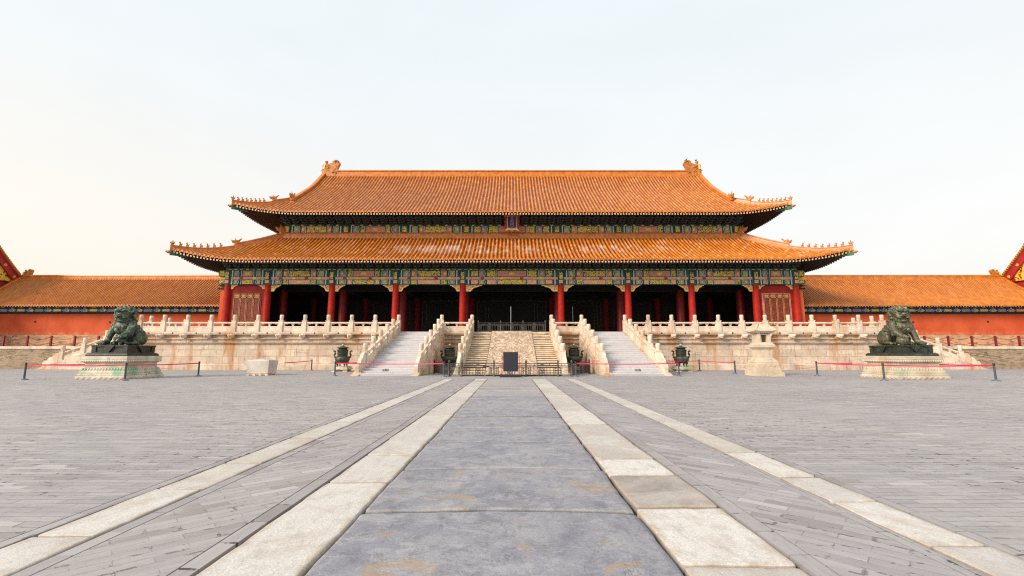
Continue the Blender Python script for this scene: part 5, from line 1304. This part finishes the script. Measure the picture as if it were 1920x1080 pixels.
def railing(name, pts, z, mat, lab, group):
    r = empty(name, (pts[0][0], pts[0][1], z), lab, 'railing', group); pm = rail_post().mesh('post', mat)
    for p in pts: put('post', pm, r, (p[0]-pts[0][0], p[1]-pts[0][1], 0))
    for p, q in zip(pts[:-1], pts[1:]):
        L = sqrt((q[0]-p[0])**2+(q[1]-p[1])**2); o = rail_panel(L-.1).build('panel', mat, r); az = atan2(q[1]-p[1], q[0]-p[0])
        o.location = (p[0]-pts[0][0]+.05*cos(az), p[1]-pts[0][1]+.05*sin(az), 0); o.rotation_euler = (0,0,az)
    return r
GR = 'iron railings on the stairs'
fr = railing('iron_railing', [(-4.15,30.62),(-3.30,30.62),(-1.18,30.62),(.94,30.62),(3.06,30.62),(3.98,30.62)], 0, M['iron'], 'dark iron railing across the foot of the central stairs', GR)
b = MB(); b.box(-.20,.20,-.04,-.02,.62,.72); b.build('plate', M['boardt'], fr, (2.45,0,0))
railing('iron_railing', [(-4.15,30.92),(-5.9,35.2)], 0, M['irond'], 'iron railing closing the gap before the censer on the green lion side of central stairs', GR)
railing('iron_railing', [(3.98,30.92),(5.9,35.2)], 0, M['irond'], 'iron railing closing the gap before the censer on the brown lion side of central stairs', GR)
railing('iron_railing', [(-3.14,42.75),(-1.04,42.75),(1.06,42.75),(3.14,42.75)], ZT, M['iron'], 'iron railing across the top of the central stairs', GR)
nb = empty('notice_board', (-.07, 29.9, 0), 'blank black notice board on a red frame before the central stairs', 'notice board')
b = MB(); b.box(-.48,.48,-.04,.04,.36,1.60); b.build('panel', M['board'], nb)
b = MB()
for s in (-1, 1): b.box(s*.555-.022, s*.555+.022, -.03, .03, .16, 1.36); b.box(min(s*.48,s*.55), max(s*.48,s*.55), -.02, .02, 1.22, 1.26); b.box(min(s*.48,s*.55), max(s*.48,s*.55), -.02, .02, .52, .56)
b.build('frame', M['redbright'], nb)
b = MB(); b.box(-.70,.70,-.3,.3,0,.10); b.box(-.66,.66,-.24,.24,.10,.16); b.build('base', M['board'], nb)

# ---------------------------------------------------------------- stanchions and belts
def stanchion(x, y, lab):
    r = empty('stanchion', (x, y, 0), lab, 'stanchion', 'belt barrier posts')
    put('pole', ST['pole'], r); put('base', ST['base'], r); put('head', ST['head'], r); return r
ST = {}
b = MB(); b.lathe([(.05,.05),(.05,.84)], 12); ST['pole'] = b.mesh('pole', M['stan'])
b = MB(); b.lathe([(.20,0),(.20,.03),(.15,.055),(.09,.07),(.085,.10),(.05,.11)], 18); ST['base'] = b.mesh('base', M['stanb'])
b = MB(); b.lathe([(.052,.84),(.056,.85),(.056,.93),(.05,.97),(.04,.985),(0,.99)], 12); ST['head'] = b.mesh('head', M['irond'])
st = {
 'a': (-27.95, 26.62, 'outermost grey barrier post in front of the green lion'), 'b': (-21.75, 26.1, 'grey barrier post in front of the near corner of the green lion plinth'),
 'c': (-20.95, 31.0, 'grey barrier post between the green lion and the pale stone block'), 'd': (-18.0, 41.6, 'distant grey barrier post against the terrace wall behind the pale stone block'),
 'e': (-11.95, 31.3, 'grey barrier post in front of the censer nearest the pale stone block'), 'f': (-4.42, 30.25, 'grey barrier post beside the central railing toward the pale stone block'),
 'g': (4.17, 30.25, 'grey barrier post beside the central railing toward the stone pavilion'), 'h': (11.15, 30.9, 'grey barrier post in front of the censer nearest the stone pavilion'),
 'i': (16.55, 40.8, 'distant grey barrier post against the terrace wall behind the covered stairs and censer'), 'j': (16.55, 34.3, 'grey barrier post just behind the stone pavilion'),
 'k': (20.7, 31.4, 'grey barrier post between the stone pavilion and the brown lion'), 'l': (20.75, 25.85, 'grey barrier post in front of the near corner of the brown lion plinth'),
 'm': (26.55, 25.45, 'outermost grey barrier post in front of the brown lion'), 'n': (-28.0, 31.4, 'grey barrier post hidden behind the green lion plinth'), 'o': (27.2, 31.2, 'grey barrier post hidden behind the brown lion plinth')}
for k, (x, y, lab) in st.items():
    if k not in 'no': stanchion(x, y, lab)
def belt(p, q, lab, sag=.02):
    b = MB(); P = Vector(p); Q = Vector(q); n = 14; d = (Q-P).normalized(); w = Vector((d.y,-d.x,0))*.004
    vs = []
    for i in range(n+1):
        t = i/n; c = P+(Q-P)*t; c.z -= sag*(1-(2*t-1)**2)
        tw = .35*sin(t*5+p[0]); up = Vector((0,0,.030))+Vector((d.y,-d.x,0))*.022*tw
        vs += [c-up-w, c-up+w, c+up+w, c+up-w]
    fs = [(i*4+k, i*4+(k+1) % 4, i*4+4+(k+1) % 4, i*4+4+k) for i in range(n) for k in range(4)]+[(3,2,1,0), (n*4,n*4+1,n*4+2,n*4+3)]
    b.add(vs, fs); tag(b.build('barrier_belt', M['belt']), lab, 'belt', 'pink barrier belts')
S3 = lambda k: (st[k][0], st[k][1], .86)
belt(S3('a'), S3('b'), 'pink belt across the front of the green lion plinth', .05)
belt(S3('b'), S3('c'), 'pink belt from the green lion corner post toward the pale stone block', .03)
belt(S3('a'), (-25.7, 30.6, .84), 'pink belt running back along the outer side of the green lion plinth', .03)
belt(S3('d'), (-16.4, 33.3, .84), 'pink belt from the pale stone block to the distant post by the terrace', .02)
belt(S3('e'), S3('f'), 'long pink belt across the covered stairs nearest the pale stone block', .05)
belt(S3('e'), (-10.9, 33.2, .86), 'short pink belt under the censer nearest the pale stone block', .01)
belt(S3('g'), S3('h'), 'long pink belt across the covered stairs nearest the stone pavilion', .05)
belt(S3('h'), (10.85, 33.4, .86), 'short pink belt under the censer nearest the stone pavilion', .01)
belt((10.9, 34.3, .98), S3('i'), 'pink belt slanting past the censer to the distant post near the stone pavilion', .03)
belt(S3('i'), S3('j'), 'pink belt from the terrace wall post to the post behind the stone pavilion', .03)
belt(S3('k'), S3('l'), 'pink belt along the inner side of the brown lion plinth', .03)
belt(S3('k'), (22.85, 31.0, .84), 'pink belt running behind the brown lion plinth', .02)
belt(S3('l'), S3('m'), 'pink belt across the front of the brown lion plinth', .05)
belt(S3('m'), (25.75, 30.7, .84), 'pink belt running back along the outer side of the brown lion plinth', .02)
